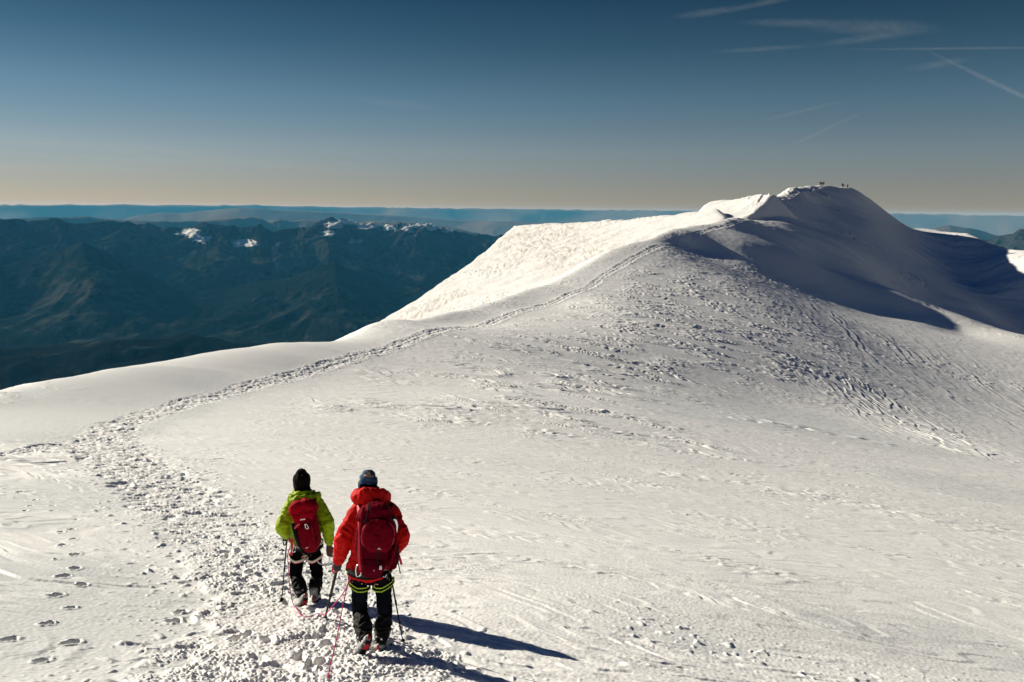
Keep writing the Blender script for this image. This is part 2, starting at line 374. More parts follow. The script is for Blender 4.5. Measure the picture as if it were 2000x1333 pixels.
for u, v in [(82,1293),(20,1250),(140,1257),(92,1220),(138,1189),(160,1145),(110,1165),(148,1113),(124,1128),(147,1084),(113,1096),(143,1055),(122,1066),(140,1040),(150,1020),(120,1044),(102,987),(68,975),(38,960),(104,1000),(50,1000),(60,990),(355,1198),(340,1215)]:
    g_ = hit(u, v); sz = (.95 if v > 1100 else .8) * rnd.uniform(.7, 1.05)
    X0, Y0 = g_.x, g_.y
    k_ = (np.abs(x - X0) < .6) & (np.abs(y - Y0) < .6); ii, jj = np.where(k_)
    if len(ii) == 0: continue
    bs = (slice(ii.min(), ii.max() + 1), slice(jj.min(), jj.max() + 1)); xx, yy = x[bs], y[bs]
    dxy = np.hypot((xx - X0) / (.078 * sz), (yy - Y0) / (.115 * sz)) + .3 * gn(xx / .07, yy / .07, 95)
    H[bs] += -rnd.uniform(.055, .095) * (1 - sstep(.3, 1.15, dxy)) + .012 * np.exp(-((dxy - 1.25) / .3) ** 2) * (1 + gn(xx / .05, yy / .05, 96))
Z[sl] += H * sstep(1.5, 3.0, r2)
# dust blown on the sunlit face; icy grey crust against soft snow
dust = np.zeros_like(x)
for u, v, rad in [(1060,470,20),(1100,490,13),(1110,510,8),(870,585,9),(820,612,9),(1030,460,14),(1140,500,9)]:
    c_ = on_plane(u, v, F0, FN); dust = np.maximum(dust, np.exp(-((x - c_.x) ** 2 + (y - c_.y) ** 2) / rad ** 2))
dustA = np.zeros(X.shape, np.float32); dustA[sl] = dust
crustA = np.zeros(X.shape, np.float32)
crust = px_mask([(60,1230,7.0,1.6),(150,1300,6.0,1.3),(20,1120,9.5,1.8),(250,1160,8.6,1.0),(300,1250,7,.8),(60,960,17.5,3),(150,780,40,7),(60,830,34,6),(300,750,48,6),(40,1020,13.5,1.0)])
crust = np.maximum(crust, .55 * px_mask([(1500,830,66,20),(1350,800,60,10),(1700,880,60,12),(1900,1300,11,2),(1650,1260,11,1.2),(1380,1290,9,.8),(1900,960,40,8)]))
crustA[sl] = sstep(.32, .48, crust + .12 * fbm(p / 2.5, q / 1.0, 97, 3)) * off
tA = np.zeros(X.shape, np.float32); tA[sl] = trail

snow_me = grid_mesh('snowfield', X, Y, Z, wrap=True)
for nme, arr in (('dust', dustA), ('crust', crustA), ('trail', tA)): set_attr(snow_me, nme, arr)
SM = bpy.data.materials.new('snow'); SM.use_nodes = True
t = SM.node_tree; pb = t.nodes['Principled BSDF']; nn = t.nodes.new; lk = t.links.new
pb.inputs['Roughness'].default_value = .55; pb.inputs['Specular IOR Level'].default_value = .08
tcn = nn('ShaderNodeTexCoord')
def attr(name):
    a = nn('ShaderNodeAttribute'); a.attribute_name = name; return a.outputs['Fac']
def mixc(fac, c1, c2):
    mx = nn('ShaderNodeMix'); mx.data_type = 'RGBA'
    lk(fac, mx.inputs['Factor'])
    for s, c in ((6, c1), (7, c2)):
        if isinstance(c, tuple): mx.inputs[s].default_value = (*c, 1)
        else: lk(c, mx.inputs[s])
    return mx.outputs[2]
def mth(op, a, b):
    k = nn('ShaderNodeMath'); k.operation = op
    for i_, v_ in enumerate((a, b)):
        if isinstance(v_, (int, float)): k.inputs[i_].default_value = v_
        else: lk(v_, k.inputs[i_])
    return k.outputs[0]
def tex(scale, detail=4, stretch=None, rough=.55):
    tn = nn('ShaderNodeTexNoise'); tn.inputs['Scale'].default_value = scale; tn.inputs['Detail'].default_value = detail; tn.inputs['Roughness'].default_value = rough
    if stretch:
        mp = nn('ShaderNodeMapping'); mp.inputs['Rotation'].default_value = (0, 0, stretch[0]); mp.inputs['Scale'].default_value = stretch[1]
        lk(tcn.outputs['Object'], mp.inputs['Vector']); lk(mp.outputs[0], tn.inputs['Vector'])
    else: lk(tcn.outputs['Object'], tn.inputs['Vector'])
    return tn.outputs['Fac']
def rng(v_, a, b, c=0., d=1.):
    k = nn('ShaderNodeMapRange'); k.inputs[1].default_value = a; k.inputs[2].default_value = b; k.inputs[3].default_value = c; k.inputs[4].default_value = d
    lk(v_, k.inputs[0]); return k.outputs[0]
colr = mixc(rng(tex(.35, 5, (R(-22), (.5, 2, 1))), .35, .65), (.82, .80, .765), (.86, .845, .81))
colr = mixc(attr('crust'), colr, (.735, .735, .71))
dn = rng(tex(.8, 6, (R(-50), (1, .25, 1)), .75), .47, .62)
colr = mixc(mth('MULTIPLY', mth('MULTIPLY', attr('dust'), dn), .85), colr, (.42, .33, .24))
lk(colr, pb.inputs['Base Color'])
b1 = nn('ShaderNodeBump'); b1.inputs['Strength'].default_value = .35; b1.inputs['Distance'].default_value = .02; lk(tex(16, 5), b1.inputs['Height'])
b2 = nn('ShaderNodeBump'); b2.inputs['Strength'].default_value = .12; b2.inputs['Distance'].default_value = .12; lk(tex(1.3, 6, (R(-22), (.5, 2.2, 1))), b2.inputs['Height'])
lk(b2.outputs[0], b1.inputs['Normal']); lk(b1.outputs[0], pb.inputs['Normal'])
snow = link('snowfield', snow_me, SM); tag(snow, kind='structure')
del x, y, H, p, q, ph, sw, rp, rq
# ================================================================== VALLEY AND FAR RANGES
v_az = np.concatenate([np.linspace(-1.5, -.68, 60)[:-1], np.linspace(-.68, .68, 1250), np.linspace(.68, 1.5, 60)[1:]])
v_l = np.concatenate([np.linspace(math.log(500), math.log(5000), 50)[:-1], np.linspace(math.log(5000), math.log(18000), 260)[:-1], np.linspace(math.log(18000), math.log(36000), 420)[:-1], np.linspace(math.log(36000), math.log(106000), 200)])
vr = np.exp(v_l)[:, None]; va = v_az[None, :]
vx = (vr * np.sin(va)); vy = (vr * np.cos(va)); kx, ky = vx / 1000, vy / 1000
def skyline(px, A):
    """elevation tangent of a ridge line given in pixels, at the azimuths A"""
    a, e = [], []
    for u, v in px:
        d = ray(u, v); a.append(math.atan2(d.x, d.y)); e.append(d.z / math.hypot(d.x, d.y))
    return np.interp(A, a, e)
floor = -2550 + 150 * fbm(kx / 4, ky / 4, 201, 4) + 70 * ridged(kx / 1.2, ky / 1.2, 205, 5, .6)
z = floor.copy()
# slope of the massif down to the valley
z = np.maximum(z, -330 - (vr - 500) * .62 + 260 * fbm(kx / 1.5, ky / 1.5, 210, 4) * sstep(500, 1500, vr))
# dark wooded hills at the lower left
hl = 1 - sstep(-.40, -.16, va + .05 * gn(kx / 2, ky / 2, 214))
z = np.maximum(z, floor + hl * (560 * np.exp(-((vr - 11500) / 2600) ** 2) * (.6 + .8 * ridged(kx / 2.6, ky / 2.6, 216, 4))))
def ridge(z, px, rc, wid_front, wid_back, seed, rough, rvar, jag=0.0, scale=2.2, fexp=1.7):
    wx_ = kx + .45 * scale * fbm(kx / scale / 1.6, ky / scale / 1.6, seed + 5, 3); wy_ = ky + .45 * scale * fbm(kx / scale / 1.6, ky / scale / 1.6, seed + 6, 3)
    rcv = rc * (1 + rvar * gn(v_az * 6, v_az * 0 + seed, seed))[None, :] + 420 * scale * fbm(wx_ / scale / 2, wy_ / scale / 2, seed + 7, 3)
    crest = skyline(px, va + .012 * fbm(kx / 3, ky / 3, seed + 8, 3)) * rcv
    d = (vr - rcv); t = np.where(d < 0, -d / wid_front, d / wid_back)
    f = np.clip(1 - t, 0, 1); prof = np.where(d < 0, f ** fexp, f ** 1.3)
    h = floor + (crest - floor) * prof
    spur = ridged(wx_ / scale, wy_ / scale / 2.0, seed + 2, 7, .49) - .70
    fine = ridged(wx_ / scale * 4, wy_ / scale * 4, seed + 3, 4, .6) - .66
    bump = spur * rough * 2.6 * sstep(.0, .25, t) * (.25 + .75 * sstep(0, .3, f)) * sstep(0, .12, f) + (fine + .5 * spur) * jag * rc * 1.5 * sstep(0, .4, f)
    return np.maximum(z, np.where(f > 0, h + bump, -9999))
main = [(-300,440),(-150,432),(0,431),(35,428),(60,434),(120,429),(140,440),(190,436),(240,436),(300,443),(350,449),(400,438),(430,441),(480,448),(510,440),(530,453),(570,450),(600,444),(640,436),(690,446),(740,452),(760,454),(800,444),(830,440),(880,450),(920,458),(975,474),(1100,486),(1400,500),(1750,492),(1900,480),(1960,462),(2000,450),(2060,444),(2300,450)]
z = ridge(z, main, 25500, 9500, 4500, 301, 320, .05, .006, 3.4, 2.1)
# a lower line of foothills in front of it
foot = [(-300,500),(0,520),(100,492),(165,474),(240,505),(330,550),(430,560),(560,545),(660,512),(760,555),(900,575),(1100,600),(2300,600)]
z = ridge(z, foot, 21000, 6500, 4500, 331, 200, .06, .003, 3.2, 2.0)
peaks = [(-300,470),(500,470),(590,452),(625,436),(648,427),(664,434),(676,428),(690,438),(715,436),(735,433),(755,441),(800,441),(830,439),(860,447),(900,458),(2300,490)]
z = ridge(z, peaks, 29500, 3800, 3000, 361, 330, .02, .007, 2.2)
mid = [(-300,430),(0,427),(100,424),(150,423),(200,426),(260,431),(330,432),(400,431),(440,425),(480,423),(505,427),(515,433),(540,427),(560,431),(600,429),(700,433),(760,431),(850,438),(960,462),(1050,480),(1700,470),(1800,446),(1850,440),(1900,446),(2000,470),(2300,480)]
z = ridge(z, mid, 43000, 6000, 6000, 391, 150, .03, .0014, 4)
far1 = [(-300,440),(200,440),(280,420),(320,416),(350,417),(420,409),(470,406),(600,412),(760,420),(900,430),(1200,440),(2300,470)]
z = ridge(z, far1, 64000, 9000, 9000, 421, 60, .02, .0006, 8)
far2 = [(-400,400),(0,399.5),(200,399),(420,401),(460,400),(500,400),(530,402),(700,404),(900,407),(1000,408),(1300,411),(1750,417),(2000,421),(2400,427)]
z = ridge(z, far2, 92000, 9000, 9000, 451, 40, .015, .00045, 10)
z = np.where(vr < 700, np.minimum(z, -330), z)
terr_me = grid_mesh('terrain', vx, vy, z)
# old snow lying in the high cirques
snowA = np.zeros(z.shape, np.float32)
for u, v, rad, k in [(372,455,.016,1.0),(400,468,.012,1),(488,475,.009,1.5),(470,474,.010,1.2),(655,440,.012,1.2),(672,434,.008,1.3),(725,433,.010,1.3),(815,441,.010,1.2),(640,456,.010,.9),(690,432,.012,1.2),(712,440,.012,1.2),(735,436,.012,1.2),(760,445,.012,.9),(800,444,.016,.8),(845,442,.016,.8),(870,450,.010,.8),(700,470,.012,.6)]:
    d = ray(u, v); a = math.atan2(d.x, d.y); e0 = d.z / math.hypot(d.x, d.y)
    snowA = np.maximum(snowA, k * np.exp(-((va - a) / rad) ** 2 - ((z / vr - e0) / (rad * .42)) ** 2))
snowA *= sstep(20000, 22000, vr) * (1 - sstep(33000, 36000, vr))
set_attr(terr_me, 'old_snow', snowA)
TM = bpy.data.materials.new('valley_land'); TM.use_nodes = True
t = TM.node_tree; pb = t.nodes['Principled BSDF']; nn = t.nodes.new; lk = t.links.new
pb.inputs['Roughness'].default_value = .95; pb.inputs['Specular IOR Level'].default_value = 0
tcn = nn('ShaderNodeTexCoord'); geo = nn('ShaderNodeNewGeometry'); sp = nn('ShaderNodeSeparateXYZ'); lk(geo.outputs['Position'], sp.inputs[0])
sn = nn('ShaderNodeSeparateXYZ'); lk(geo.outputs['Normal'], sn.inputs[0])
forest = mixc(tex(.004, 5), (.004, .0065, .0065), (.011, .014, .012))
meadow = mixc(tex(.0025, 5), (.020, .025, .021), (.068, .068, .052))
mf = rng(mth('ADD', tex(.0022, 8, (.3, (1, .5, 1)), .72), mth('MULTIPLY', tex(.00016, 3), .5)), .77, .87)
land = mixc(mf, forest, meadow)
vil = mth('MULTIPLY', rng(tex(.012, 2), .68, .74), rng(tex(.0003, 3), .5, .62))
land = mixc(mth('MULTIPLY', vil, rng(sp.outputs['Z'], -2300, -2150, 1, 0)), land, (.3, .28, .24))
rock = mixc(tex(.0016, 8, None, .7), (.006, .008, .009), (.055, .056, .054))
land = mixc(mth('MULTIPLY', rng(mth('ADD', sp.outputs['Z'], rng(tex(.0006, 5), .2, .8, -500, 500)), -1450, -850), .9), land, rock)
os_ = rng(mth('ADD', attr('old_snow'), rng(tex(.0028, 6, None, .7), .3, .7, -.45, .45)), .45, .6)
land = mixc(os_, land, (.75, .75, .73))
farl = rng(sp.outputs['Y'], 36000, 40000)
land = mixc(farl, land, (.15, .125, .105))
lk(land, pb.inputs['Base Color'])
bv = nn('ShaderNodeBump'); bv.inputs['Strength'].default_value = 1; bv.inputs['Distance'].default_value = 18; lk(tex(.004, 8, None, .7), bv.inputs['Height']); lk(bv.outputs[0], pb.inputs['Normal'])
terr = link('terrain', terr_me, TM); tag(terr, kind='structure')

# ================================================================== HAZE
HAZE_D = 7.2e-6
bm = bmesh.new(); bmesh.ops.create_cube(bm, size=1)
x0, x1, y0, y1, z0, z1 = -115000, 115000, -3000, 108000, -3400, 45
zt = max(float(Z.max()), float(z.max())) + 3
for v_ in bm.verts:
    v_.co = ((x0 if v_.co.x < 0 else x1), (y0 if v_.co.y < 0 else y1), (min(float(z.min()), float(Z.min())) - 1 if v_.co.z < 0 else zt))
hm = bpy.data.meshes.new('haze'); bm.to_mesh(hm); bm.free()
HM = bpy.data.materials.new('haze_air'); HM.use_nodes = True; t = HM.node_tree; t.nodes.remove(t.nodes['Principled BSDF'])
pv = t.nodes.new('ShaderNodeVolumePrincipled'); pv.inputs['Density'].default_value = HAZE_D; pv.inputs['Color'].default_value = (.10, .55, 1.0, 1); pv.inputs['Absorption Color'].default_value = (1, 1, 1, 1); pv.inputs['Anisotropy'].default_value = 0.0
t.links.new(pv.outputs[0], t.nodes['Material Output'].inputs['Volume'])
hz = link('haze', hm, HM, smooth=False); tag(hz, kind='stuff')
# ================================================================== MESH TOOLS FOR FIGURES AND GEAR
def surf_z(x_, y_):
    """height of the finished snow (relief included)"""
    a = math.atan2(x_, y_); l = math.log(max(math.hypot(x_, y_), .7))
    j = int(np.clip(np.searchsorted(az, a) - 1, 0, len(az) - 2)); i = int(np.clip(np.searchsorted(lr, l) - 1, 0, len(lr) - 2))
    fa = (a - az[j]) / (az[j + 1] - az[j]); fl = (l - lr[i]) / (lr[i + 1] - lr[i])
    q_ = Z[i:i + 2, j:j + 2].astype(float)
    return float((q_[0, 0] * (1 - fa) + q_[0, 1] * fa) * (1 - fl) + (q_[1, 0] * (1 - fa) + q_[1, 1] * fa) * fl)
def spline(pts, k=5):
    pts = [Vector(p) for p in pts]
    if len(pts) < 3 or k <= 1:
        if k <= 1: return pts
        return [pts[0].lerp(pts[1], i / k) for i in range(k + 1)]
    out = []
    for i in range(len(pts) - 1):
        p0 = pts[i - 1] if i else pts[0] * 2 - pts[1]; p1, p2 = pts[i], pts[i + 1]
        p3 = pts[i + 2] if i + 2 < len(pts) else pts[-1] * 2 - pts[-2]
        for j in range(k):
            t = j / k
            out.append(.5 * ((2 * p1) + (p2 - p0) * t + (2 * p0 - 5 * p1 + 4 * p2 - p3) * t * t + (3 * p1 - p0 - 3 * p2 + p3) * t ** 3))
    out.append(pts[-1]); return out
def spl_r(vals, k=5):
    v = spline([Vector((a, b, 0)) for a, b in [(q if isinstance(q, tuple) else (q, q)) for q in vals]], k)
    return [(max(q.x, 1e-4), max(q.y, 1e-4)) for q in v]
class MB:
    def __init__(s): s.v = []; s.f = []
    def tube(s, pts, rad, n=14, k=5, ref=(0, 1, 0), p=2.0, cap=True, straight=None):
        """round or flattened tube; rad = radius or (half width, half depth) at each point; p>2 squares the section"""
        P_ = spline(pts, k)
        if not isinstance(rad, list): rad = [rad] * len(pts)
        Q = spl_r(rad, k) if len(pts) > 2 else [((rad[0] if isinstance(rad[0], tuple) else (rad[0],) * 2)[0] * (1 - i / k) + (rad[1] if isinstance(rad[1], tuple) else (rad[1],) * 2)[0] * i / k, (rad[0] if isinstance(rad[0], tuple) else (rad[0],) * 2)[1] * (1 - i / k) + (rad[1] if isinstance(rad[1], tuple) else (rad[1],) * 2)[1] * i / k) for i in range(k + 1)]
        ref = Vector(ref); rings = []; m_ = len(P_); sd_prev = None
        seq = []
        for i in range(m_):
            T = straight or (P_[min(i + 1, m_ - 1)] - P_[max(i - 1, 0)]).normalized()
            sd_ = ref.cross(T)
            if sd_.length < .15: sd_ = (sd_prev if sd_prev is not None else Vector((1, 0, 0)))
            sd_ = (sd_ - T * sd_.dot(T)).normalized(); sd_prev = sd_; up_ = T.cross(sd_)
            seq.append((P_[i], T, sd_, up_, Q[i]))
        full = list(seq)
        if cap:   # rounded ends
            c, T, a_, b_, (ra, rb) = seq[0]; e = min(ra, rb)
            head = [(c - T * e * math.sin(t_) * .8, T, a_, b_, (ra * math.cos(t_), rb * math.cos(t_))) for t_ in (1.25, .8, .4)]
            c, T, a_, b_, (ra, rb) = seq[-1]; e = min(ra, rb)
            tail = [(c + T * e * math.sin(t_) * .8, T, a_, b_, (ra * math.cos(t_), rb * math.cos(t_))) for t_ in (.4, .8, 1.25)]
            full = head + full + tail
        base = len(s.v)
        for c, T, a_, b_, (ra, rb) in full:
            for j in range(n):
                th = 2 * math.pi * j / n; cx, sy = math.cos(th), math.sin(th)
                if p != 2.0: cx = math.copysign(abs(cx) ** (2 / p), cx); sy = math.copysign(abs(sy) ** (2 / p), sy)
                s.v.append(c + a_ * (ra * cx) + b_ * (rb * sy))
        for i in range(len(full) - 1):
            for j in range(n):
                A = base + i * n + j; B = base + i * n + (j + 1) % n
                s.f.append((A, B, B + n, A + n))
        s.f.append(tuple(base + j for j in reversed(range(n)))); e0 = base + (len(full) - 1) * n
        s.f.append(tuple(e0 + j for j in range(n)))
        return s
    def ball(s, c, r, n=16, m=10, ax=None):
        c = Vector(c); r = r if isinstance(r, tuple) else (r, r, r); ax = ax or (Vector((1, 0, 0)), Vector((0, 1, 0)), Vector((0, 0, 1)))
        b = len(s.v)
        for i in range(1, m):
            ph_ = math.pi * i / m
            for j in range(n):
                th = 2 * math.pi * j / n
                s.v.append(c + ax[0] * (r[0] * math.sin(ph_) * math.cos(th)) + ax[1] * (r[1] * math.sin(ph_) * math.sin(th)) + ax[2] * (r[2] * math.cos(ph_)))
        for i in range(m - 2):
            for j in range(n):
                A = b + i * n + j; B = b + i * n + (j + 1) % n; s.f.append((A, A + n, B + n, B))
        s.f.append(tuple(b + j for j in range(n))); e0 = b + (m - 2) * n; s.f.append(tuple(e0 + j for j in reversed(range(n))))
        return s
    def box(s, c, ax, h):
        c = Vector(c); b = len(s.v)
        for i in (-1, 1):
            for j in (-1, 1):
                for k in (-1, 1): s.v.append(c + ax[0] * (i * h[0]) + ax[1] * (j * h[1]) + ax[2] * (k * h[2]))
        for q_ in [(0, 1, 3, 2), (4, 6, 7, 5), (0, 4, 5, 1), (2, 3, 7, 6), (0, 2, 6, 4), (1, 5, 7, 3)]: s.f.append(tuple(b + i for i in q_))
        return s
    def mesh(s, name, org=(0, 0, 0)):
        org = Vector(org); me = bpy.data.meshes.new(name); me.from_pydata([tuple(v_ - org) for v_ in s.v], [], s.f)
        b_ = bmesh.new(); b_.from_mesh(me); bmesh.ops.recalc_face_normals(b_, faces=b_.faces); b_.to_mesh(me); b_.free(); return me
    def build(s, name, mt, parent=None, org=(0, 0, 0), smooth=True):
        return link(name, s.mesh(name, org), mt, parent, smooth)
    def fuse(s, name, mt, parent, org, voxel=.011, smooth=3, fold=None, sub=0):
        """melt the overlapping pieces into one continuous surface, smooth it and give it folds"""
        me = s.mesh(name, org); o = bpy.data.objects.new('tmp', me); C.objects.link(o)
        md = o.modifiers.new('r', 'REMESH'); md.mode = 'VOXEL'; md.voxel_size = voxel
        if smooth: ms = o.modifiers.new('s', 'SMOOTH'); ms.factor = .5; ms.iterations = smooth
        dg = bpy.context.evaluated_depsgraph_get(); me2 = bpy.data.meshes.new_from_object(o.evaluated_get(dg)); me2.name = name
        bpy.data.objects.remove(o); bpy.data.meshes.remove(me)
        if fold:
            nv = [v_.normal.copy() for v_ in me2.vertices]
            for v_, n_ in zip(me2.vertices, nv): v_.co += n_ * fold(v_.co)
            me2.update()
        me2.materials.clear()
        return link(name, me2, mt, parent)
def folds(amp=.010, f=(11, 11, 17), seed=0., fine=.003, drop=.5):
    sv = Vector((seed, seed * 1.7, -seed))
    def fn(c):
        q_ = Vector((c.x * f[0], c.y * f[1], c.z * f[2])) + sv
        wv = mnoise.noise_vector(q_ * .5) * .9
        r_ = 1 - abs(mnoise.noise(q_ + wv)) * 2.2
        r2_ = 1 - abs(mnoise.noise((q_ + wv) * 2.1 + Vector((7, 3, 1)))) * 2.2
        return amp * (r_ - drop) + amp * .45 * (r2_ - drop) + fine * mnoise.noise(Vector(c) * 90 + sv)
    return fn
def frame(d, hint):
    """unit axes (side, forward, up) with 'up' along d"""
    u_ = Vector(d).normalized(); f_ = Vector(hint); f_ = (f_ - u_ * f_.dot(u_)).normalized(); return f_.cross(u_), f_, u_

def hand(mb, G, d, wrist, pr=.012, k=1.0, thumb_side=1, reach=(0, 1, 0)):
    """a fist closed round a shaft: G = grip centre, d = shaft direction (towards its top); wrist = wrist joint"""
    d = Vector(d).normalized(); wrist = Vector(wrist)
    n_ = (G - wrist); n_ = n_ - d * n_.dot(d)
    if n_.length < .01: n_ = Vector(reach) - d * Vector(reach).dot(d)
    n_.normalize(); s_ = d.cross(n_) * thumb_side
    palm = G - n_ * (pr + .020 * k)
    mb.tube([wrist, wrist.lerp(palm, .55), palm + n_ * .004], [(.030 * k, .026 * k), (.038 * k, .024 * k), (.040 * k, .019 * k)], n=12, ref=tuple(d))
    mb.ball(palm + s_ * .006, (.018 * k, .040 * k, .045 * k), 12, 8, (n_, s_, d))
    for i, (off, ln, rr_) in enumerate([(.036, 1.0, .0095), (.013, 1.08, .0100), (-.010, 1.02, .0096), (-.032, .84, .0084)]):
        q_ = G + d * (off * k); R_ = pr + .010 * k; path = []
        for t_ in (200, 250, 300, 345, 30, 72):
            t_ = math.radians(200 + (t_ - 200 if t_ >= 200 else t_ + 160) * ln)
            path.append(q_ + (n_ * math.cos(t_) + s_ * math.sin(t_) * -1) * R_)
        mb.tube(path, [rr_ * k * q2 for q2 in (1.1, 1.12, 1.0, 1.02, .92, .78)], n=8, k=3, ref=tuple(d))
    th = [palm + d * .02 * k - s_ * .0 + s_ * .030 * k, G + d * .042 * k + s_ * (pr + .016 * k), G + d * .050 * k + n_ * (pr + .012 * k) + s_ * .006, G + d * .046 * k + n_ * (pr + .013 * k) - s_ * .018 * k]
    mb.tube(th, [.0125 * k, .0115 * k, .0105 * k, .0085 * k], n=8, k=4, ref=tuple(n_))
    return mb

def boot(parent, org, heel, toe, upv, shaft_top, mats, sz=1.0):
    """mountain boot with gaiter cuff, sole and a twelve-point crampon; returns the boot object"""
    heel = Vector(heel); toe = Vector(toe); f_ = (toe - heel).normalized(); u_ = Vector(upv); u_ = (u_ - f_ * u_.dot(f_)).normalized(); s_ = f_.cross(u_)
    ln = .305 * sz; mid = lambda t_, h_, sx_=0: heel + f_ * (ln * t_) + u_ * h_ + s_ * sx_
    b_ = MB()
    b_.tube([mid(.02, .050), mid(.2, .055), mid(.42, .058), mid(.65, .05), mid(.85, .042), mid(.97, .036)], [(.036, .038), (.042, .046), (.044, .05), (.049, .042), (.047, .032), (.034, .024)], n=16, ref=tuple(u_))
    b_.tube([mid(.22, .06), mid(.24, .11), mid(.22, .155)], [(.045, .058), (.047, .056), (.05, .058)], n=14, ref=tuple(f_))
    bo = b_.fuse('boot', mats['boot'], parent, org, .008, 2, folds(.004, (30, 30, 40), 3.1, .002))
    so_ = MB().tube([mid(.0, .012), mid(.22, .010), mid(.45, .012), mid(.7, .010), mid(.98, .016)], [(.034, .013), (.039, .013), (.036, .012), (.047, .013), (.030, .011)], n=14, ref=tuple(u_), p=3)
    so_.build('sole', mats['sole'], bo, org)
    c_ = MB()
    for sx_ in (-1, 1):
        c_.tube([mid(.04, -.006, .028 * sx_), mid(.25, -.006, .036 * sx_), mid(.55, -.006, .030 * sx_), mid(.72, -.006, .044 * sx_), mid(.95, -.004, .026 * sx_)], .0045, n=6, k=3)
        for t_, wv in ((.06, .030), (.24, .037), (.6, .036), (.74, .044), (.9, .034)):
            c_.tube([mid(t_, -.004, wv * sx_), mid(t_ + .01, -.034, (wv + .003) * sx_)], [.006, .0012], n=6, k=2)
        c_.tube([mid(.97, -.004, .022 * sx_), mid(1.08, -.022, .024 * sx_)], [.006, .0015], n=6, k=2)
        c_.tube([mid(.0, .0, .03 * sx_), mid(-.03, .05, .026 * sx_)], .004, n=6, k=2)
    for t_ in (.08, .26, .6, .76): c_.tube([mid(t_, -.006, -.036), mid(t_, -.006, .036)], .005, n=6, k=2)
    c_.tube([mid(-.03, .05, -.026), mid(-.05, .06, 0), mid(-.03, .05, .026)], .006, n=6, k=3)
    cr_ = c_.build('crampon', mats['steel'], bo, org)
    for t_, w_ in ((.15, .024), (.70, .028)):
        MB().box(mid(t_, -.009), (f_, s_, u_), (.034, w_, .004)).build('anti_snow_plate', mats['plate'], bo, org, smooth=False)
    MB().tube([mid(-.035, .035), mid(-.05, .075)], [.016, .012], n=8, k=2).build('heel_lever', mats['plate'], bo, org)
    return bo
# ================================================================== THE TWO ROPED CLIMBERS
def z1(x_, y_, Yd): return at(500 + x_ / 2.942, 880 + y_ / 2.942, Yd)     # positions read off an enlargement of the photograph
V = Vector
M_RED = mat('red_shell', (.50, .007, .006), .65, .06, bump=.25, bscale=60, var=.12, vscale=7)
M_GREEN = mat('lime_shell', (.27, .38, .008), .6, .12, bump=.25, bscale=60, var=.12, vscale=7)
M_BLACK = mat('black_softshell', (.0035, .0032, .0038), .8, .0, bump=.4, bscale=90, var=.3, vscale=9)
M_NAVY = mat('dark_navy_softshell', (.0065, .0075, .011), .8, .0, bump=.4, bscale=90, var=.3, vscale=9)
M_GAITER = mat('black_gaiter', (.0035, .0033, .0035), .7, .15, bump=.5, bscale=70, var=.4, vscale=12)
M_PACKR = mat('crimson_pack', (.135, .0015, .010), .7, .02, bump=.3, bscale=120, var=.18, vscale=9)
M_PACKR2 = mat('dark_crimson_pack', (.085, .001, .008), .7, .02, bump=.3, bscale=120, var=.18, vscale=9)
M_PACKG = mat('ruby_pack', (.27, .002, .010), .7, .03, bump=.3, bscale=120, var=.18, vscale=9)
M_PACKG2 = mat('dark_ruby_pack', (.15, .0015, .008), .7, .03, bump=.3, bscale=120, var=.18, vscale=9)
M_PINK = mat('red_webbing', (.50, .02, .04), .6, .3)
M_BLKW = mat('black_webbing', (.006, .006, .007), .8, .1)
M_NEON = mat('neon_yellow_webbing', (.42, .62, .03), .6, .3)
M_CREAM = mat('cream_webbing', (.62, .56, .46), .7, .2)
M_SKIN = mat('skin', (.46, .24, .16), .55, .35)
M_WOOL = mat('black_wool', (.004, .0035, .004), .9, .1, bump=.9, bscale=160)
M_GLOVEK = mat('black_glove', (.013, .012, .013), .6, .3, bump=.4, bscale=80)
M_GLOVEB = mat('brown_glove', (.07, .028, .020), .6, .3, bump=.4, bscale=80)
M_STEEL = mat('steel', (.42, .42, .43), .35, .5, metal=.9)
M_DARKSTEEL = mat('dark_steel', (.06, .06, .065), .45, .5, metal=.7)
M_ALU = mat('aluminium', (.72, .72, .74), .3, .5, metal=.9)
M_BOOT = mat('snow_caked_boot', (.36, .36, .35), .7, .3, bump=.5, bscale=60, var=.75, vscale=14)
M_SOLE = mat('rubber_sole', (.018, .016, .016), .8, .2, bump=.6, bscale=70, var=.5, vscale=30)
M_PLATE = mat('red_plate', (.42, .012, .025), .5, .4)
M_POLE = mat('black_pole', (.003, .003, .0035), .6, .12)
M_GRIP = mat('cork_grip', (.05, .03, .02), .8, .2)
M_ROPE = mat('magenta_rope', (.50, .03, .14), .75, .2, bump=.6, bscale=250, var=.25, vscale=160)
M_WHITE = mat('white_print', (.75, .72, .68), .6, .3)
M_SNOWBIT = mat('stuck_snow', (.82, .82, .81), .7, .1)
bootm = dict(boot=M_BOOT, sole=M_SOLE, steel=M_DARKSTEEL, plate=M_PLATE)

# blue patterned tube scarf worn as a hat
M_BUFF = bpy.data.materials.new('blue_patterned_hat'); M_BUFF.use_nodes = True
t = M_BUFF.node_tree; pb = t.nodes['Principled BSDF']; nn = t.nodes.new; lk = t.links.new; tcn = nn('ShaderNodeTexCoord')
vo = nn('ShaderNodeTexVoronoi'); vo.inputs['Scale'].default_value = 26; lk(tcn.outputs['Object'], vo.inputs['Vector'])
sc_ = nn('ShaderNodeSeparateColor'); lk(vo.outputs['Color'], sc_.inputs[0])
cbuf = mixc(rng(sc_.outputs[0], .45, .55), (.006, .012, .03), (.012, .07, .17))
cbuf = mixc(rng(sc_.outputs[1], .88, .92), cbuf, (.30, .30, .16))
lk(cbuf, pb.inputs['Base Color']); pb.inputs['Roughness'].default_value = .85

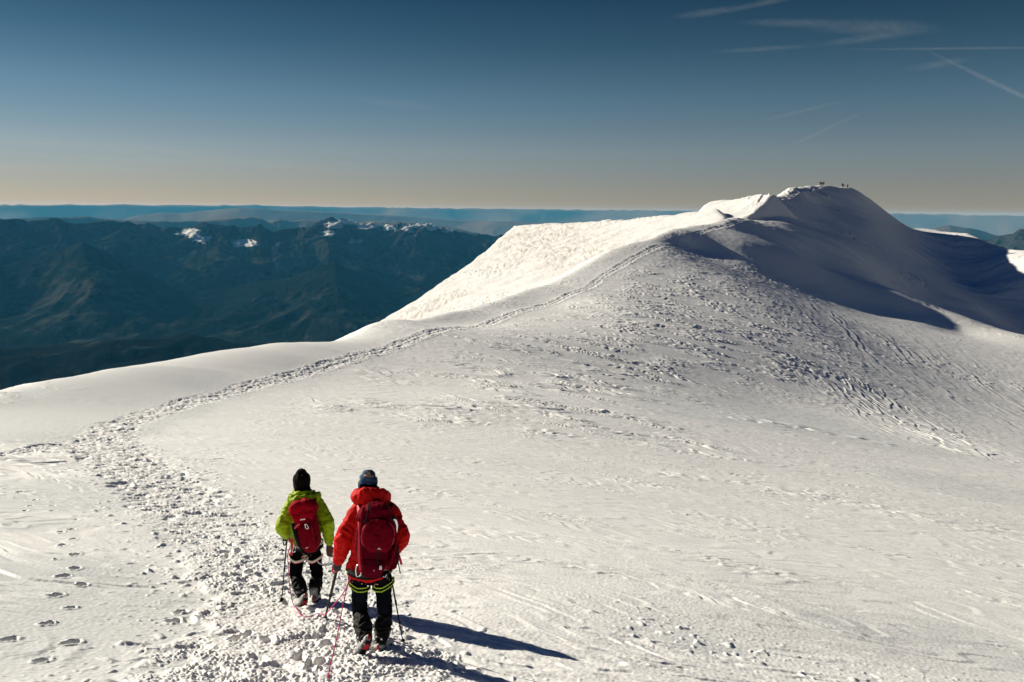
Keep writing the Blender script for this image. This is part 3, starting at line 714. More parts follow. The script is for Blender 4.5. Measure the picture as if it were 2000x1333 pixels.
def make_head(mb, c, rad, fwd):
    """head with brow, nose, chin, eye sockets and ears, looking along fwd"""
    u_ = V((0, 0, 1)); f_ = V(fwd); f_ = (f_ - u_ * f_.dot(u_)).normalized(); s_ = f_.cross(u_); c = V(c)
    mb.ball(c + u_ * .02 - f_ * .01, (.076, .096, .105), 18, 12, (s_, f_, u_))
    mb.ball(c - u_ * .055 + f_ * .028, (.056, .066, .062), 14, 10, (s_, f_, u_))
    mb.ball(c - u_ * .098 + f_ * .066, (.024, .020, .018), 10, 8, (s_, f_, u_))          # chin
    mb.tube([c + u_ * .018 + f_ * .088, c - u_ * .012 + f_ * .104, c - u_ * .030 + f_ * .113], [.010, .012, .014], n=8, k=3)   # nose
    mb.tube([c + u_ * .03 + f_ * .082 - s_ * .045, c + u_ * .034 + f_ * .094, c + u_ * .03 + f_ * .082 + s_ * .045], .011, n=8, k=3)
    mb.tube([c - u_ * .062 + f_ * .084 - s_ * .022, c - u_ * .060 + f_ * .096, c - u_ * .062 + f_ * .084 + s_ * .022], .008, n=8, k=3)   # lips
    for k in (-1, 1):
        mb.ball(c + s_ * (.078 * k) - u_ * .01 - f_ * .005, (.010, .020, .031), 8, 6, (s_, f_, u_))
        mb.ball(c + s_ * (.031 * k) + u_ * .012 + f_ * .081, (.012, .010, .009), 8, 6, (s_, f_, u_))

def person(base, J, W, mats, label, seed):
    """J: joints, W: radii. One continuous body, clothing as children."""
    root = empty('person', base); tag(root, label, 'person', 'climbers roped together on the trail')
    root_o = base
    # body ----------------------------------------------------------------
    b = MB()
    make_head(b, J['head'], .1, J['look'])
    b.tube([J['head'] - V((0, .01, .07)), J['neck'] - V((0, 0, .05))], [.055, .06], n=12)
    b.tube([J['hem'], J['waist'], J['chest'], J['yoke'], J['neck']], [(.16, .10), (.145, .095), (.17, .11), (.15, .085), (.05, .05)], n=18, ref=(0, 1, 0))
    for s in 'LR':
        b.tube([J['yoke'].lerp(J['sho' + s], .6), J['sho' + s], J['elb' + s], J['wri' + s]], [.05, .056, .044, .030], n=12)
        if 'grip' + s in J: hand(b, J['grip' + s], J['shaft' + s], J['wri' + s], J['pr'], .80, J['th' + s])
        b.tube([J['hem'].lerp(J['hip' + s], .7), J['hip' + s], J['kne' + s], J['ank' + s]], [.08, .075, .055, .038], n=12)
        hl, to = J['heel' + s], J['toe' + s]
        b.tube([J['ank' + s], hl.lerp(to, .25) + (J['ank' + s] - hl).normalized() * .05, hl.lerp(to, .8) + (J['ank' + s] - hl).normalized() * .03], [.036, .032, .024], n=10)
    b.fuse('body', mats['skin'], root, root_o, .010, 2)
    # jacket ---------------------------------------------------------------
    j = MB()
    j.tube([J['hem'] + V((0, 0, .085)), J['hem'] + V((0, 0, .105)), J['waist'], J['chest'], J['yoke'], J['neck']], [W['hem0'], W['hem'], W['waist'], W['chest'], W['yoke'], (.085, .082)], n=26, ref=(0, 1, 0), k=6)
    for s in 'LR':
        j.tube([J['yoke'].lerp(J['sho' + s], .35), J['sho' + s], J['sho' + s].lerp(J['elb' + s], .55), J['elb' + s], J['elb' + s].lerp(J['wri' + s], .5), J['wri' + s]],
               [W['sho'] * .85, W['sho'], W['arm'], W['elb'], W['fore'], W['cuff']], n=18, k=6)
    j.fuse('jacket', mats['jacket'], root, root_o, .0105, 3, folds(.0125, (11, 11, 15), seed, .002))
    # trousers ---------------------------------------------------------------
    q = MB()
    hp = J['hem'] + V((0, 0, .10))
    q.tube([hp, J['hem'] + V((0, 0, .02))], [W['seat'], W['seat']], n=22, k=4)
    for s in 'LR':
        q.tube([hp.lerp(J['hip' + s], .75), J['hip' + s], J['hip' + s].lerp(J['kne' + s], .5), J['kne' + s], J['kne' + s].lerp(J['ank' + s], .45)], [W['thigh'], W['thigh'], W['thigh'] * .93, W['knee'], W['knee'] * .98], n=18, k=6)
    q.fuse('trousers', mats['trousers'], root, root_o, .0105, 3, folds(.011, (10, 10, 17), seed + 4, .002))
    for s in 'LR':
        k_, a_ = J['kne' + s], J['ank' + s]; g = MB()
        g.tube([k_.lerp(a_, .22), k_.lerp(a_, .5), k_.lerp(a_, .72), k_.lerp(a_, .86), k_.lerp(a_, 1.06)], [W['knee'] * 1.0, W['calf'] * 1.10, W['calf'] * 1.02, W['calf'] * .92, W['calf'] * .78], n=18, k=5)
        ga = g.fuse('gaiter', M_GAITER, root, root_o, .0095, 2, folds(.014, (13, 13, 20), seed + (6 if s == 'L' else 9), .003))
        sb = MB(); rnd = random.Random(int(seed * 10) + ord(s))
        for _ in range(14):
            tt = rnd.uniform(.3, 1.0); an = rnd.uniform(0, 6.28); rr_ = W['calf'] * (1.0 if tt < .8 else .86)
            sb.ball(k_.lerp(a_, tt) + V((math.cos(an) * rr_, math.sin(an) * rr_, 0)), rnd.uniform(.004, .011), 6, 5)
        tag(sb.build('stuck_snow', M_SNOWBIT, ga, root_o), kind='stuff')
    for s in 'LR':
        boot(root, root_o, J['heel' + s], J['toe' + s], J['ank' + s] + (J['kne' + s] - J['ank' + s]) * .12 - J['heel' + s].lerp(J['toe' + s], .2), None, bootm)
        if 'grip' + s in J:
            g = MB(); hand(g, J['grip' + s], J['shaft' + s], J['wri' + s], J['pr'], 1.12, J['th' + s])
            g.tube([J['wri' + s].lerp(J['elb' + s], .12), J['wri' + s], J['wri' + s].lerp(J['grip' + s], .25)], [W['cuff'] * .86, W['cuff'] * .8, .04], n=14, k=4)
            g.fuse('glove', mats['glove' + s], root, root_o, .0055, 2, folds(.003, (30, 30, 30), seed + 2, .001))
    return root

# ---------------------------------------------------------------- red climber
GZ = lambda p_: V((p_.x, p_.y, surf_z(p_.x, p_.y)))
baseR = GZ(z1(680, 1170, 7.2)); DZR, DZG = V((0, 0, .0)), V((0, 0, -.025))
lpt = hit(500 + 395 / 2.942, 880 + 975 / 2.942); rpt = hit(500 + 850 / 2.942, 880 + 1132 / 2.942)
JR = dict(head=z1(643, 190, 7.44), neck=z1(655, 262, 7.36), yoke=z1(672, 318, 7.30), chest=z1(672, 430, 7.27), waist=z1(660, 600, 7.27), hem=z1(653, 722, 7.27), look=(-.25, 1, -.2),
  shoL=z1(592, 350, 7.28), elbL=z1(505, 500, 7.20), wriL=z1(478, 628, 7.33), shoR=z1(766, 352, 7.30), elbR=z1(832, 500, 7.18), wriR=z1(775, 598, 7.46),
  hipL=z1(592, 735, 7.26), kneL=z1(598, 925, 7.33), ankL=z1(628, 1075, 7.04), hipR=z1(730, 735, 7.28), kneR=z1(739, 925, 7.38), ankR=z1(722, 1085, 7.28),
  heelL=z1(645, 1105, 6.93), toeL=z1(578, 1212, 6.98), heelR=z1(700, 1165, 7.20), toeR=z1(765, 1112, 7.46), pr=.013, thL=1, thR=-1)
JR['gripL'] = z1(470, 662, 7.42); JR['shaftL'] = JR['gripL'] - lpt
JR['gripR'] = z1(757, 622, 7.56); JR['shaftR'] = JR['gripR'] - rpt
print_ = lambda *a: None
print_('RED feet', [round(JR[k].z - surf_z(JR[k].x, JR[k].y), 3) for k in ('heelL', 'toeL', 'heelR', 'toeR')], 'pole tips', lpt, rpt)
for k_ in JR:
    if isinstance(JR[k_], Vector): JR[k_] = JR[k_] + DZR
WR = dict(hem0=(.222, .165), hem=(.218, .162), waist=(.195, .140), chest=(.215, .150), yoke=(.165, .115), sho=.088, arm=.090, elb=.084, fore=.074, cuff=.060, seat=(.178, .125), thigh=.083, knee=.073, calf=.078)
red = person(baseR, JR, WR, dict(skin=M_SKIN, jacket=M_RED, trousers=M_NAVY, gloveL=M_GLOVEK, gloveR=M_GLOVEK), 'climber in red hooded jacket and blue patterned hat with big crimson rucksack', 2.3)
o_ = baseR
# hat, neck gaiter, hood
h_ = MB(); hc = JR['head']
h_.tube([hc + V((.0, -.005, -.035)), hc + V((.0, 0, .02)), hc + V((.004, .0, .060)), hc + V((.010, .005, .088))], [(.088, .104), (.092, .110), (.086, .098), (.064, .064)], n=22, k=5, p=2.4)
h_.fuse('hat', M_BUFF, red, o_, .007, 1, folds(.005, (14, 14, 26), 5.5, .001))
ng = MB()
ng.tube([hc + V((.0, -.01, .005)), hc + V((.004, -.025, -.07)), JR['neck'] + V((.0, -.01, .0)), JR['neck'] + V((.012, -.01, -.055))], [(.088, .105), (.098, .110), (.125, .125), (.15, .13)], n=20, k=5)
ng.fuse('neck_gaiter', M_BLACK, red, o_, .009, 2, folds(.009, (10, 10, 20), 8.5, .002))
hd = MB(); hb = JR['neck'] + V((.01, -.035, .035))
hd.tube([hb + V((-.13, .04, -.05)), hb + V((-.115, -.05, -.015)), hb + V((-.04, -.105, .015)), hb + V((.05, -.105, .02)), hb + V((.125, -.05, -.01)), hb + V((.145, .04, -.05))], [(.05, .06), (.06, .075), (.065, .085), (.065, .085), (.06, .075), (.05, .06)], n=16, k=5, ref=(0, 0, 1))
hd.ball(hb + V((.005, -.07, -.03)), (.135, .075, .095), 20, 12)
hd.fuse('hood', M_RED, red, o_, .009, 2, folds(.012, (11, 11, 14), 1.2, .002))
# harness: leg loops and belt in neon webbing
def ring(mb, c, ra, rb, tilt, wd=.0035, ht=.011, a0=0., a1=2 * math.pi, n=36, sag=0.0):
    pts_ = []
    for i in range(n + 1):
        a = a0 + (a1 - a0) * i / n
        pts_.append(V(c) + V((ra * math.cos(a), rb * math.sin(a), tilt * math.cos(a) - sag * (1 - abs(math.cos(a))))))
    mb.tube(pts_, (ht, wd) if False else (wd, ht), n=6, k=1, ref=(0, 0, 1), cap=True)
ha = MB(); hk = MB()
for s, tl in (('L', .035), ('R', -.03)):
    c_ = JR['hip' + s].lerp(JR['kne' + s], .14)
    ring(ha, c_ + V((0, 0, .018)), .108, .108, -tl, .004, .006, sag=.02)
    ring(ha, c_ + V((0, 0, -.018)), .108, .108, -tl, .004, .006, sag=.02)
    ring(hk, c_, .106, .106, -tl, .003, .016, sag=.02)
bc = JR['hem'] + V((0, 0, .075))
ring(hk, bc, .222, .166, 0, .005, .022, sag=.02); ring(ha, bc + V((0, 0, .006)), .228, .172, 0, .003, .006, a0=2.6, a1=3.7, sag=.02); ring(ha, bc + V((0, 0, .006)), .228, .172, 0, .003, .006, a0=5.3, a1=6.0, sag=.02)
hn = ha.build('harness', M_NEON, red, o_); hk.build('harness_padding', M_BLKW, hn, o_)
kb = MB()
def carabiner(mb, c, up, sd, ln=.055, wd=.028, r_=.0045):
    c, up, sd = V(c), V(up).normalized(), V(sd).normalized(); pts_ = []
    for i in range(17):
        a = 2 * math.pi * i / 16; k_ = 1.0 if math.sin(a) > 0 else .8
        pts_.append(c + up * (ln * math.copysign(abs(math.sin(a)) ** .6, math.sin(a))) + sd * (wd * k_ * math.copysign(abs(math.cos(a)) ** .6, math.cos(a))))
    mb.tube(pts_, r_, n=8, k=2)
carabiner(kb, z1(592, 690, 6.96), (.15, .1, 1), (1, .1, -.1), .058, .030, .0055); kb.build('carabiner', M_ALU, hn, o_); kb = MB()
carabiner(kb, z1(742, 708, 7.06), (.2, .1, 1), (1, .2, 0), .035, .018, .004)
kb.build('carabiner', M_ALU, hn, o_)

# ---------------------------------------------------------------- red climber's rucksack
def pack(name, B, T, half, mats, label, group, seed, lid_from=.78):
    """half: list of (t, half width, half depth) up the sack"""
    root = empty(name, B); tag(root, label, 'rucksack', group); ax_ = T - B
    b = MB(); b.tube([B + ax_ * t_ for t_, _, _ in half], [(a, d_) for _, a, d_ in half], n=28, k=5, p=3.0, straight=ax_.normalized())
    body = b.fuse('pack_body', mats[0], root, B, .010, 2, folds(.008, (9, 9, 9), seed, .002))
    return root, ax_
BP, TP = z1(668, 690, 7.0), z1(697, 312, 7.06)
pkR, axp = pack('rucksack', BP, TP, [(0, .10, .085), (.06, .125, .10), (.2, .150, .12), (.4, .172, .135), (.62, .170, .135), (.8, .150, .12), (.90, .130, .10)], (M_PACKR2,), 'big crimson rucksack with bulging front pocket on the red jacketed climber', 'rucksacks on the climbers', 1.5)
l_ = MB(); tpv = BP + axp * .86
l_.tube([tpv + V((-.115, -.03, -.02)), tpv + V((-.06, -.04, .02)), tpv + V((.05, -.04, .025)), tpv + V((.115, -.03, .0))], [(.095, .065), (.115, .085), (.115, .085), (.09, .065)], n=18, k=5, ref=(0, 0, 1), p=2.6)
l_.tube([tpv + V((-.10, -.115, -.07)), tpv + V((.0, -.13, -.06)), tpv + V((.10, -.115, -.06))], [(.04, .06), (.045, .065), (.04, .06)], n=14, k=5, ref=(0, 0, 1))
lid = l_.fuse('pack_lid', M_PACKR, pkR, BP, .010, 2, folds(.014, (10, 10, 10), 7.5, .002))
f_ = MB(); fc = z1(703, 480, 6.86)
f_.tube([fc - axp * .235, fc - axp * .17, fc, fc + axp * .13, fc + axp * .19], [(.105, .03), (.135, .055), (.150, .065), (.125, .055), (.085, .03)], n=22, k=5, p=2.8, straight=axp.normalized())
fp = f_.fuse('front_pocket', M_PACKR, pkR, BP, .009, 2, folds(.009, (9, 9, 9), 4.4, .002))
sm = MB()   # piping round the pocket
pp = []
for i in range(33):
    a = 2 * math.pi * i / 32
    pp.append(fc - axp * .02 + V((1, 0, 0)) * (.148 * math.copysign(abs(math.cos(a)) ** .7, math.cos(a))) + axp * (.205 * math.copysign(abs(math.sin(a)) ** .7, math.sin(a))) + V((0, -.012, 0)))
sm.tube(pp, .005, n=6, k=1); sm.build('piping', M_PINK, fp, BP)
bp_ = MB(); bc_ = z1(672, 668, 6.90)
bp_.tube([bc_ - axp * .075, bc_, bc_ + axp * .085], [(.095, .035), (.11, .05), (.10, .035)], n=18, k=4, p=3, straight=axp.normalized())
bp_.fuse('bottom_pocket', M_PACKR2, pkR, BP, .009, 2, folds(.006, (10, 10, 10), 9.4, .002))
for sgn, xs in ((-1, 618), (1, 796)):
    sp_ = MB(); sc0 = z1(xs, 600, 7.0)
    sp_.tube([sc0 - axp * .16, sc0, sc0 + axp * .12], [(.03, .07), (.045, .09), (.03, .07)], n=14, k=4, straight=axp.normalized())
    sp_.fuse('side_pocket', M_PACKR if sgn < 0 else M_PACKR2, pkR, BP, .009, 2, folds(.014, (12, 12, 9), 3.4 + sgn, .002))
def strap(nm, mt, par, org, pts_, wd=.011, th=.0022, ref=(0, 1, 0)):
    b = MB(); b.tube(pts_, (wd, th), n=8, k=4, ref=ref, p=4); return b.build(nm, mt, par, org)
strap('compression_strap', M_PINK, pkR, BP, [z1(590, 380, 6.99), z1(596, 480, 6.88), z1(592, 600, 6.88), z1(600, 690, 6.92)], .012)
strap('compression_strap', M_PACKR, pkR, BP, [z1(618, 330, 6.92), z1(606, 440, 6.87), z1(604, 560, 6.87), z1(612, 700, 6.89)], .011)
strap('compression_strap', M_PACKR, pkR, BP, [z1(775, 340, 6.92), z1(800, 450, 6.90), z1(802, 560, 6.90), z1(760, 690, 6.92)], .011)
strap('compression_strap', M_BLKW, pkR, BP, [z1(650, 300, 6.98), z1(640, 380, 6.86), z1(622, 420, 6.86)], .008)
strap('compression_strap', M_BLKW, pkR, BP, [z1(700, 572, 6.80), z1(700, 640, 6.85), z1(690, 700, 6.87)], .007)
strap('loose_strap', M_PINK, pkR, BP, [z1(815, 590, 7.05), z1(826, 620, 7.04), z1(836, 656, 7.04)], .012)
strap('loose_strap', M_BLKW, pkR, BP, [z1(808, 600, 7.03), z1(818, 650, 7.02), z1(829, 708, 7.02)], .005, .003)
for s, a, b_ in (('L', 566, 600), ('R', 765, 772)):
    strap('shoulder_strap', M_PINK if s == 'L' else M_PACKR2, pkR, BP, [z1(b_, 370, 7.08), z1(a + (20 if s == 'L' else 8), 330, 7.18), z1(a + (14 if s == 'L' else 14), 312, 7.30), z1(a + 14, 345, 7.44)], .024, .008)
strap('hip_belt', M_BLKW, pkR, BP, [z1(545, 655, 7.32), z1(552, 700, 7.12), z1(610, 722, 7.02), z1(665, 735, 6.99), z1(730, 712, 7.02), z1(776, 672, 7.14), z1(772, 640, 7.36)], .030, .008, ref=(0, 0, 1))
strap('haul_loop', M_BLKW, pkR, BP, [z1(668, 304, 7.10), z1(680, 285, 7.13), z1(705, 284, 7.13), z1(715, 302, 7.10)], .007, .003)
lg = MB(); lg.tube([z1(700, 571, 6.775), z1(707, 561, 6.775), z1(716, 571, 6.775)], [.003, .0038, .003], n=6, k=2); lg.build('printed_mark', M_WHITE, fp, BP)
MB().tube([z1(716, 666, 6.835), z1(716, 680, 6.835)], [.011, .014], n=10, k=2).build('strap_end', M_WHITE, pkR, BP)
MB().ball(z1(678, 690, 6.85), .006, 8, 6).build('button', M_WHITE, pkR, BP)

# ice axe strapped to the right side of the big rucksack
axR = empty('ice_axe', z1(806, 600, 6.96)); tag(axR, 'ice axe with bright blade strapped to the right side of the big crimson rucksack', 'ice axe')
oA = axR.location.copy(); b = MB()
b.tube([z1(798, 405, 6.93), z1(806, 520, 6.93), z1(808, 640, 6.98)], [(.012, .008)] * 3, n=10, k=3); b.build('shaft', M_BLKW, axR, oA)
b = MB(); b.tube([z1(790, 398, 6.90), z1(800, 402, 6.90), z1(808, 440, 6.90), z1(802, 500, 6.91)], [(.010, .006), (.016, .007), (.013, .004), (.004, .002)], n=10, k=5); b.build('pick', M_ALU, axR, oA)
b = MB(); b.tube([z1(796, 402, 6.915), z1(790, 388, 6.90), z1(800, 380, 6.90)], [(.014, .012), (.02, .010), (.022, .004)], n=10, k=4); b.build('adze', M_BLKW, axR, oA)

# ---------------------------------------------------------------- trekking poles
def pole(grip, tip, label, r_=.0085, strapmat=None):
    grip, tip = V(grip), V(tip); d_ = (tip - grip).normalized(); root = empty('trekking_pole', tip); tag(root, label, 'trekking pole', 'trekking poles held by the climbers')
    top = grip - d_ * .075; L_ = (tip - top).length; q = lambda s_: top + d_ * s_
    MB().tube([q(.13), q(L_ * .55)], [r_, r_], n=10, k=2).build('upper_shaft', M_POLE, root, tip)
    MB().tube([q(L_ * .53), q(L_ - .05)], [r_ * .82, r_ * .72], n=10, k=2).build('lower_shaft', M_POLE, root, tip)
    MB().tube([q(0), q(.012), q(.07), q(.14)], [.016, .0145, .0125, .0115], n=12, k=4).build('grip', M_GRIP, root, tip)
    MB().tube([q(L_ * .53 - .03), q(L_ * .53 + .02)], [r_ * 1.35, r_ * 1.25], n=10, k=2).build('clamp', M_POLE, root, tip)
    MB().tube([q(L_ - .055), q(L_ + .05)], [r_ * .7, .003], n=8, k=2).build('tip', M_STEEL, root, tip)
    bk = MB(); sd_, f2, u2 = frame(d_, (0, 1, 0)); bk.tube([q(L_ - .075), q(L_ - .060)], [(.024, .024), (.018, .018)], n=14, k=2, straight=d_); bk.build('basket', M_POLE, root, tip)
    st = MB(); st.tube([q(.01), q(.06) + sd_ * .035 - f2 * .05, q(.17) + sd_ * .02 - f2 * .045, q(.11) - sd_ * .015 - f2 * .03, q(.012)], (.008, .0016), n=8, k=5, p=4); st.build('wrist_strap', strapmat or M_BLKW, root, tip)
    return root
pole(JR['gripL'], lpt, 'thick black pole with red strap in the left hand of the red jacketed climber', .0155, M_PINK)
pole(JR['gripR'], rpt, 'slim black pole planted at the right of the red jacketed climber', .0085)

# ---------------------------------------------------------------- green climber
baseG = GZ(z1(300, 895, 9.3))
gpt = hit(500 + 145 / 2.942, 880 + 892 / 2.942)
JG = dict(head=z1(262, 165, 9.45), neck=z1(272, 222, 9.42), yoke=z1(282, 268, 9.40), chest=z1(287, 360, 9.38), waist=z1(290, 480, 9.38), hem=z1(288, 545, 9.38), look=(-.1, 1, -.15),
  shoL=z1(208, 300, 9.38), elbL=z1(152, 425, 9.26), wriL=z1(172, 476, 9.52), shoR=z1(350, 296, 9.40), elbR=z1(408, 405, 9.32), wriR=z1(422, 512, 9.40),
  hipL=z1(238, 590, 9.39), kneL=z1(228, 705, 9.52), ankL=z1(266, 820, 9.28), hipR=z1(335, 590, 9.42), kneR=z1(351, 705, 9.56), ankR=z1(336, 808, 9.46),
  heelL=z1(285, 848, 9.16), toeL=z1(250, 905, 9.22), heelR=z1(335, 866, 9.34), toeR=z1(358, 838, 9.62), pr=.012, thL=1, thR=-1)
JG['gripL'] = z1(178, 490, 9.60); JG['shaftL'] = JG['gripL'] - gpt
JG['gripR'] = z1(428, 575, 9.44); JG['shaftR'] = V((.12, .10, 1))
print_('GREEN feet', [round(JG[k].z - surf_z(JG[k].x, JG[k].y), 3) for k in ('heelL', 'toeL', 'heelR', 'toeR')], gpt)
for k_ in JG:
    if isinstance(JG[k_], Vector): JG[k_] = JG[k_] + DZG
WG = dict(hem0=(.19, .140), hem=(.195, .142), waist=(.18, .13), chest=(.200, .142), yoke=(.165, .112), sho=.084, arm=.088, elb=.086, fore=.074, cuff=.058, seat=(.170, .122), thigh=.086, knee=.074, calf=.078)
grn = person(baseG, JG, WG, dict(skin=M_SKIN, jacket=M_GREEN, trousers=M_BLACK, gloveL=M_GLOVEK, gloveR=M_GLOVEB), 'climber in lime green jacket and black woollen hat walking in front', 6.1)
o_ = baseG; hc = JG['head']
h_ = MB(); h_.tube([hc + V((0, -.005, -.055)), hc + V((0, 0, .0)), hc + V((0, 0, .06)), hc + V((0, 0, .105))], [(.100, .115), (.106, .120), (.100, .110), (.065, .07)], n=22, k=5)
h_.fuse('hat', M_WOOL, grn, o_, .008, 2, folds(.004, (30, 30, 12), 5.1, .002))
MB().tube([hc + V((0, -.015, -.05)), JG['neck'] + V((0, -.01, -.02))], [(.085, .09), (.11, .105)], n=18, k=4).fuse('neck_gaiter', M_BLACK, grn, o_, .009, 2, folds(.007, (12, 12, 22), 2.5, .001))
hd = MB(); hb = JG['neck'] + V((.01, -.03, -.055))
hd.tube([hb + V((-.15, .06, -.03)), hb + V((-.14, -.04, -.02)), hb + V((-.05, -.115, -.005)), hb + V((.06, -.115, .0)), hb + V((.145, -.04, .0)), hb + V((.165, .06, -.01))], [(.04, .045), (.05, .055), (.055, .06), (.055, .06), (.05, .055), (.04, .045)], n=16, k=5, ref=(0, 0, 1))
hd.tube([hb + V((-.12, .03, .045)), hb + V((-.06, -.055, .05)), hb + V((.05, -.06, .05)), hb + V((.12, .03, .045))], [(.028, .03), (.032, .036), (.032, .036), (.028, .03)], n=12, k=5, ref=(0, 0, 1))
hd.ball(hb + V((.005, -.075, -.03)), (.12, .06, .075), 18, 10)
hd.fuse('hood', M_GREEN, grn, o_, .009, 2, folds(.016, (9, 9, 12), 3.3, .002))
ha = MB(); hk = MB()
for s, tl in (('L', .03), ('R', -.03)):
    c_ = JG['hip' + s].lerp(JG['kne' + s], .06)
    ring(ha, c_, .104, .108, -tl * .6, .005, .017, sag=.03); ring(hk, c_ + V((0, 0, -.019)), .104, .108, -tl * .6, .004, .004, sag=.03)
hn = ha.build('harness', M_CREAM, grn, o_); hk.build('harness_piping', M_PINK, hn, o_)
ring2 = MB(); ring(ring2, JG['hem'] + V((0, 0, .07)), .212, .158, 0, .006, .02, sag=.01); ring2.build('waist_belt', M_CREAM, hn, o_)
for k_, (x_, y_) in enumerate(((207, 545), (218, 560))):
    kb = MB(); carabiner(kb, z1(x_, y_ + 8, 9.20), (.1, 0, 1), (1, 0, 0), .040, .022, .005); kb.build('carabiner', M_ALU, hn, o_)
strap('sling', M_PINK, hn, o_, [z1(190, 505, 9.24), z1(204, 530, 9.20), z1(206, 575, 9.20), z1(202, 602, 9.22)], .016, .004)
strap('sling', M_PINK, hn, o_, [z1(196, 512, 9.22), z1(230, 520, 9.18), z1(236, 545, 9.18)], .010, .004)

BG, TG = z1(318, 558, 9.12), z1(268, 305, 9.20)
pkG, axg = pack('rucksack', BG, TG, [(0, .09, .075), (.06, .115, .09), (.25, .128, .11), (.5, .132, .115), (.75, .130, .11), (.93, .12, .095)], (M_PACKG2,), 'slim ruby red rucksack hanging askew on the green jacketed climber', 'rucksacks on the climbers', 5.5)
sdg = V((1, 0, 0)); sdg = (sdg - axg.normalized() * sdg.dot(axg.normalized())).normalized(); bkg = axg.normalized().cross(sdg) * -1
if bkg.y > 0: bkg = -bkg
l_ = MB(); tq = BG + axg * .86
l_.tube([tq - sdg * .115 + bkg * .02, tq - sdg * .05 + bkg * .03 + axg * .05, tq + sdg * .05 + bkg * .03 + axg * .05, tq + sdg * .11 + bkg * .02], [(.08, .085), (.10, .10), (.10, .10), (.08, .085)], n=18, k=5, ref=(0, 0, 1), p=2.6)
l_.tube([tq - sdg * .105 + bkg * .085 - axg * .15, tq + bkg * .10 - axg * .13, tq + sdg * .10 + bkg * .085 - axg * .13], [(.03, .07), (.035, .075), (.03, .07)], n=14, k=5, ref=(0, 0, 1))
lidg = l_.fuse('pack_lid', M_PACKG, pkG, BG, .009, 2, folds(.015, (10, 10, 9), 2.2, .002))
f_ = MB(); fc = BG + axg * .36 + bkg * .105
f_.tube([fc - axg * .28, fc - axg * .1, fc + axg * .12, fc + axg * .2], [(.085, .025), (.10, .04), (.095, .04), (.07, .02)], n=20, k=5, p=3, straight=axg.normalized())
fpg = f_.fuse('front_pocket', M_PACKG2, pkG, BG, .009, 2, folds(.007, (9, 9, 9), 6.4, .002))
b = MB(); b.tube([z1(212, 425, 9.05), z1(228, 480, 9.03), z1(248, 540, 9.02), z1(262, 568, 9.05)], [.022, .026, .024, .016], n=12, k=4); b.build('tool_sleeve', M_BLKW, pkG, BG)
strap('daisy_chain', M_PACKG, pkG, BG, [z1(318, 430, 8.955), z1(326, 470, 8.95), z1(332, 512, 8.96)], .006, .003)
strap('compression_strap', M_PACKG2, pkG, BG, [z1(338, 330, 9.06), z1(352, 420, 9.02), z1(372, 500, 9.02)], .010)
strap('compression_strap', M_PINK, pkG, BG, [z1(222, 450, 8.99), z1(236, 435, 8.97), z1(252, 425, 8.97)], .010)
strap('shoulder_strap', M_PINK, pkG, BG, [z1(220, 318, 9.22), z1(208, 290, 9.28), z1(204, 275, 9.38), z1(206, 300, 9.52)], .022, .008)
strap('shoulder_strap', M_PACKG2, pkG, BG, [z1(330, 315, 9.22), z1(338, 290, 9.28), z1(340, 272, 9.38), z1(338, 300, 9.54)], .022, .008)
strap('hip_belt', M_BLKW, pkG, BG, [z1(204, 545, 9.42), z1(208, 560, 9.26), z1(262, 582, 9.17), z1(320, 590, 9.15), z1(368, 560, 9.24), z1(378, 540, 9.42)], .024, .007, ref=(0, 0, 1))
kb = MB(); carabiner(kb, z1(291, 438, 8.93), (.35, 0, -1), (1, 0, .3), .030, .016, .004); kb.build('lash_buckle', M_ALU, pkG, BG)
lg = MB()
for x_ in (256, 263, 270, 278):   # four small unreadable letters on the lid
    lg.tube([z1(x_, 401 - (x_ - 256) * .10, 8.965), z1(x_ + 3.5, 397 - (x_ - 256) * .10, 8.965)], [.0045, .0045], n=6, k=2)
tag(lg.build('printed_letters', M_WHITE, lidg, BG), kind='stuff')
MB().tube([z1(286, 562, 8.985), z1(299, 558, 8.985)], [.005, .005], n=6, k=2).build('printed_mark', M_WHITE, pkG, BG)
pole(JG['gripL'], gpt, 'slim black pole in the left hand of the green jacketed climber', .0085)

# ice axe carried in the right hand
gA = JG['gripR']; dA = V(JG['shaftR']).normalized(); axG = empty('ice_axe', gA); tag(axG, 'silver ice axe carried in the gloved right hand of the green jacketed climber', 'ice axe')
MB().tube([gA - dA * .15, gA, gA + dA * .15], [(.010, .015), (.010, .015), (.010, .014)], n=12, k=3).build('shaft', M_ALU, axG, gA)
e_ = gA - dA * .155
b = MB(); b.tube([e_ + V((.03, -.0, .0)), e_, e_ + V((-.05, -.02, .0)), e_ + V((-.11, -.05, .035)), e_ + V((-.135, -.06, .075))], [(.012, .006), (.017, .008), (.014, .006), (.010, .005), (.003, .002)], n=10, k=5); b.build('pick', M_STEEL, axG, gA)
b = MB(); b.tube([e_ + V((.02, .0, .0)), e_ + V((.06, .01, .005)), e_ + V((.095, .02, .025))], [(.014, .008), (.024, .006), (.030, .003)], n=10, k=4); b.build('adze', M_STEEL, axG, gA)
b = MB(); b.tube([gA + dA * .14, gA + dA * .24], [.011, .002], n=8, k=2); b.build('spike', M_STEEL, axG, gA)

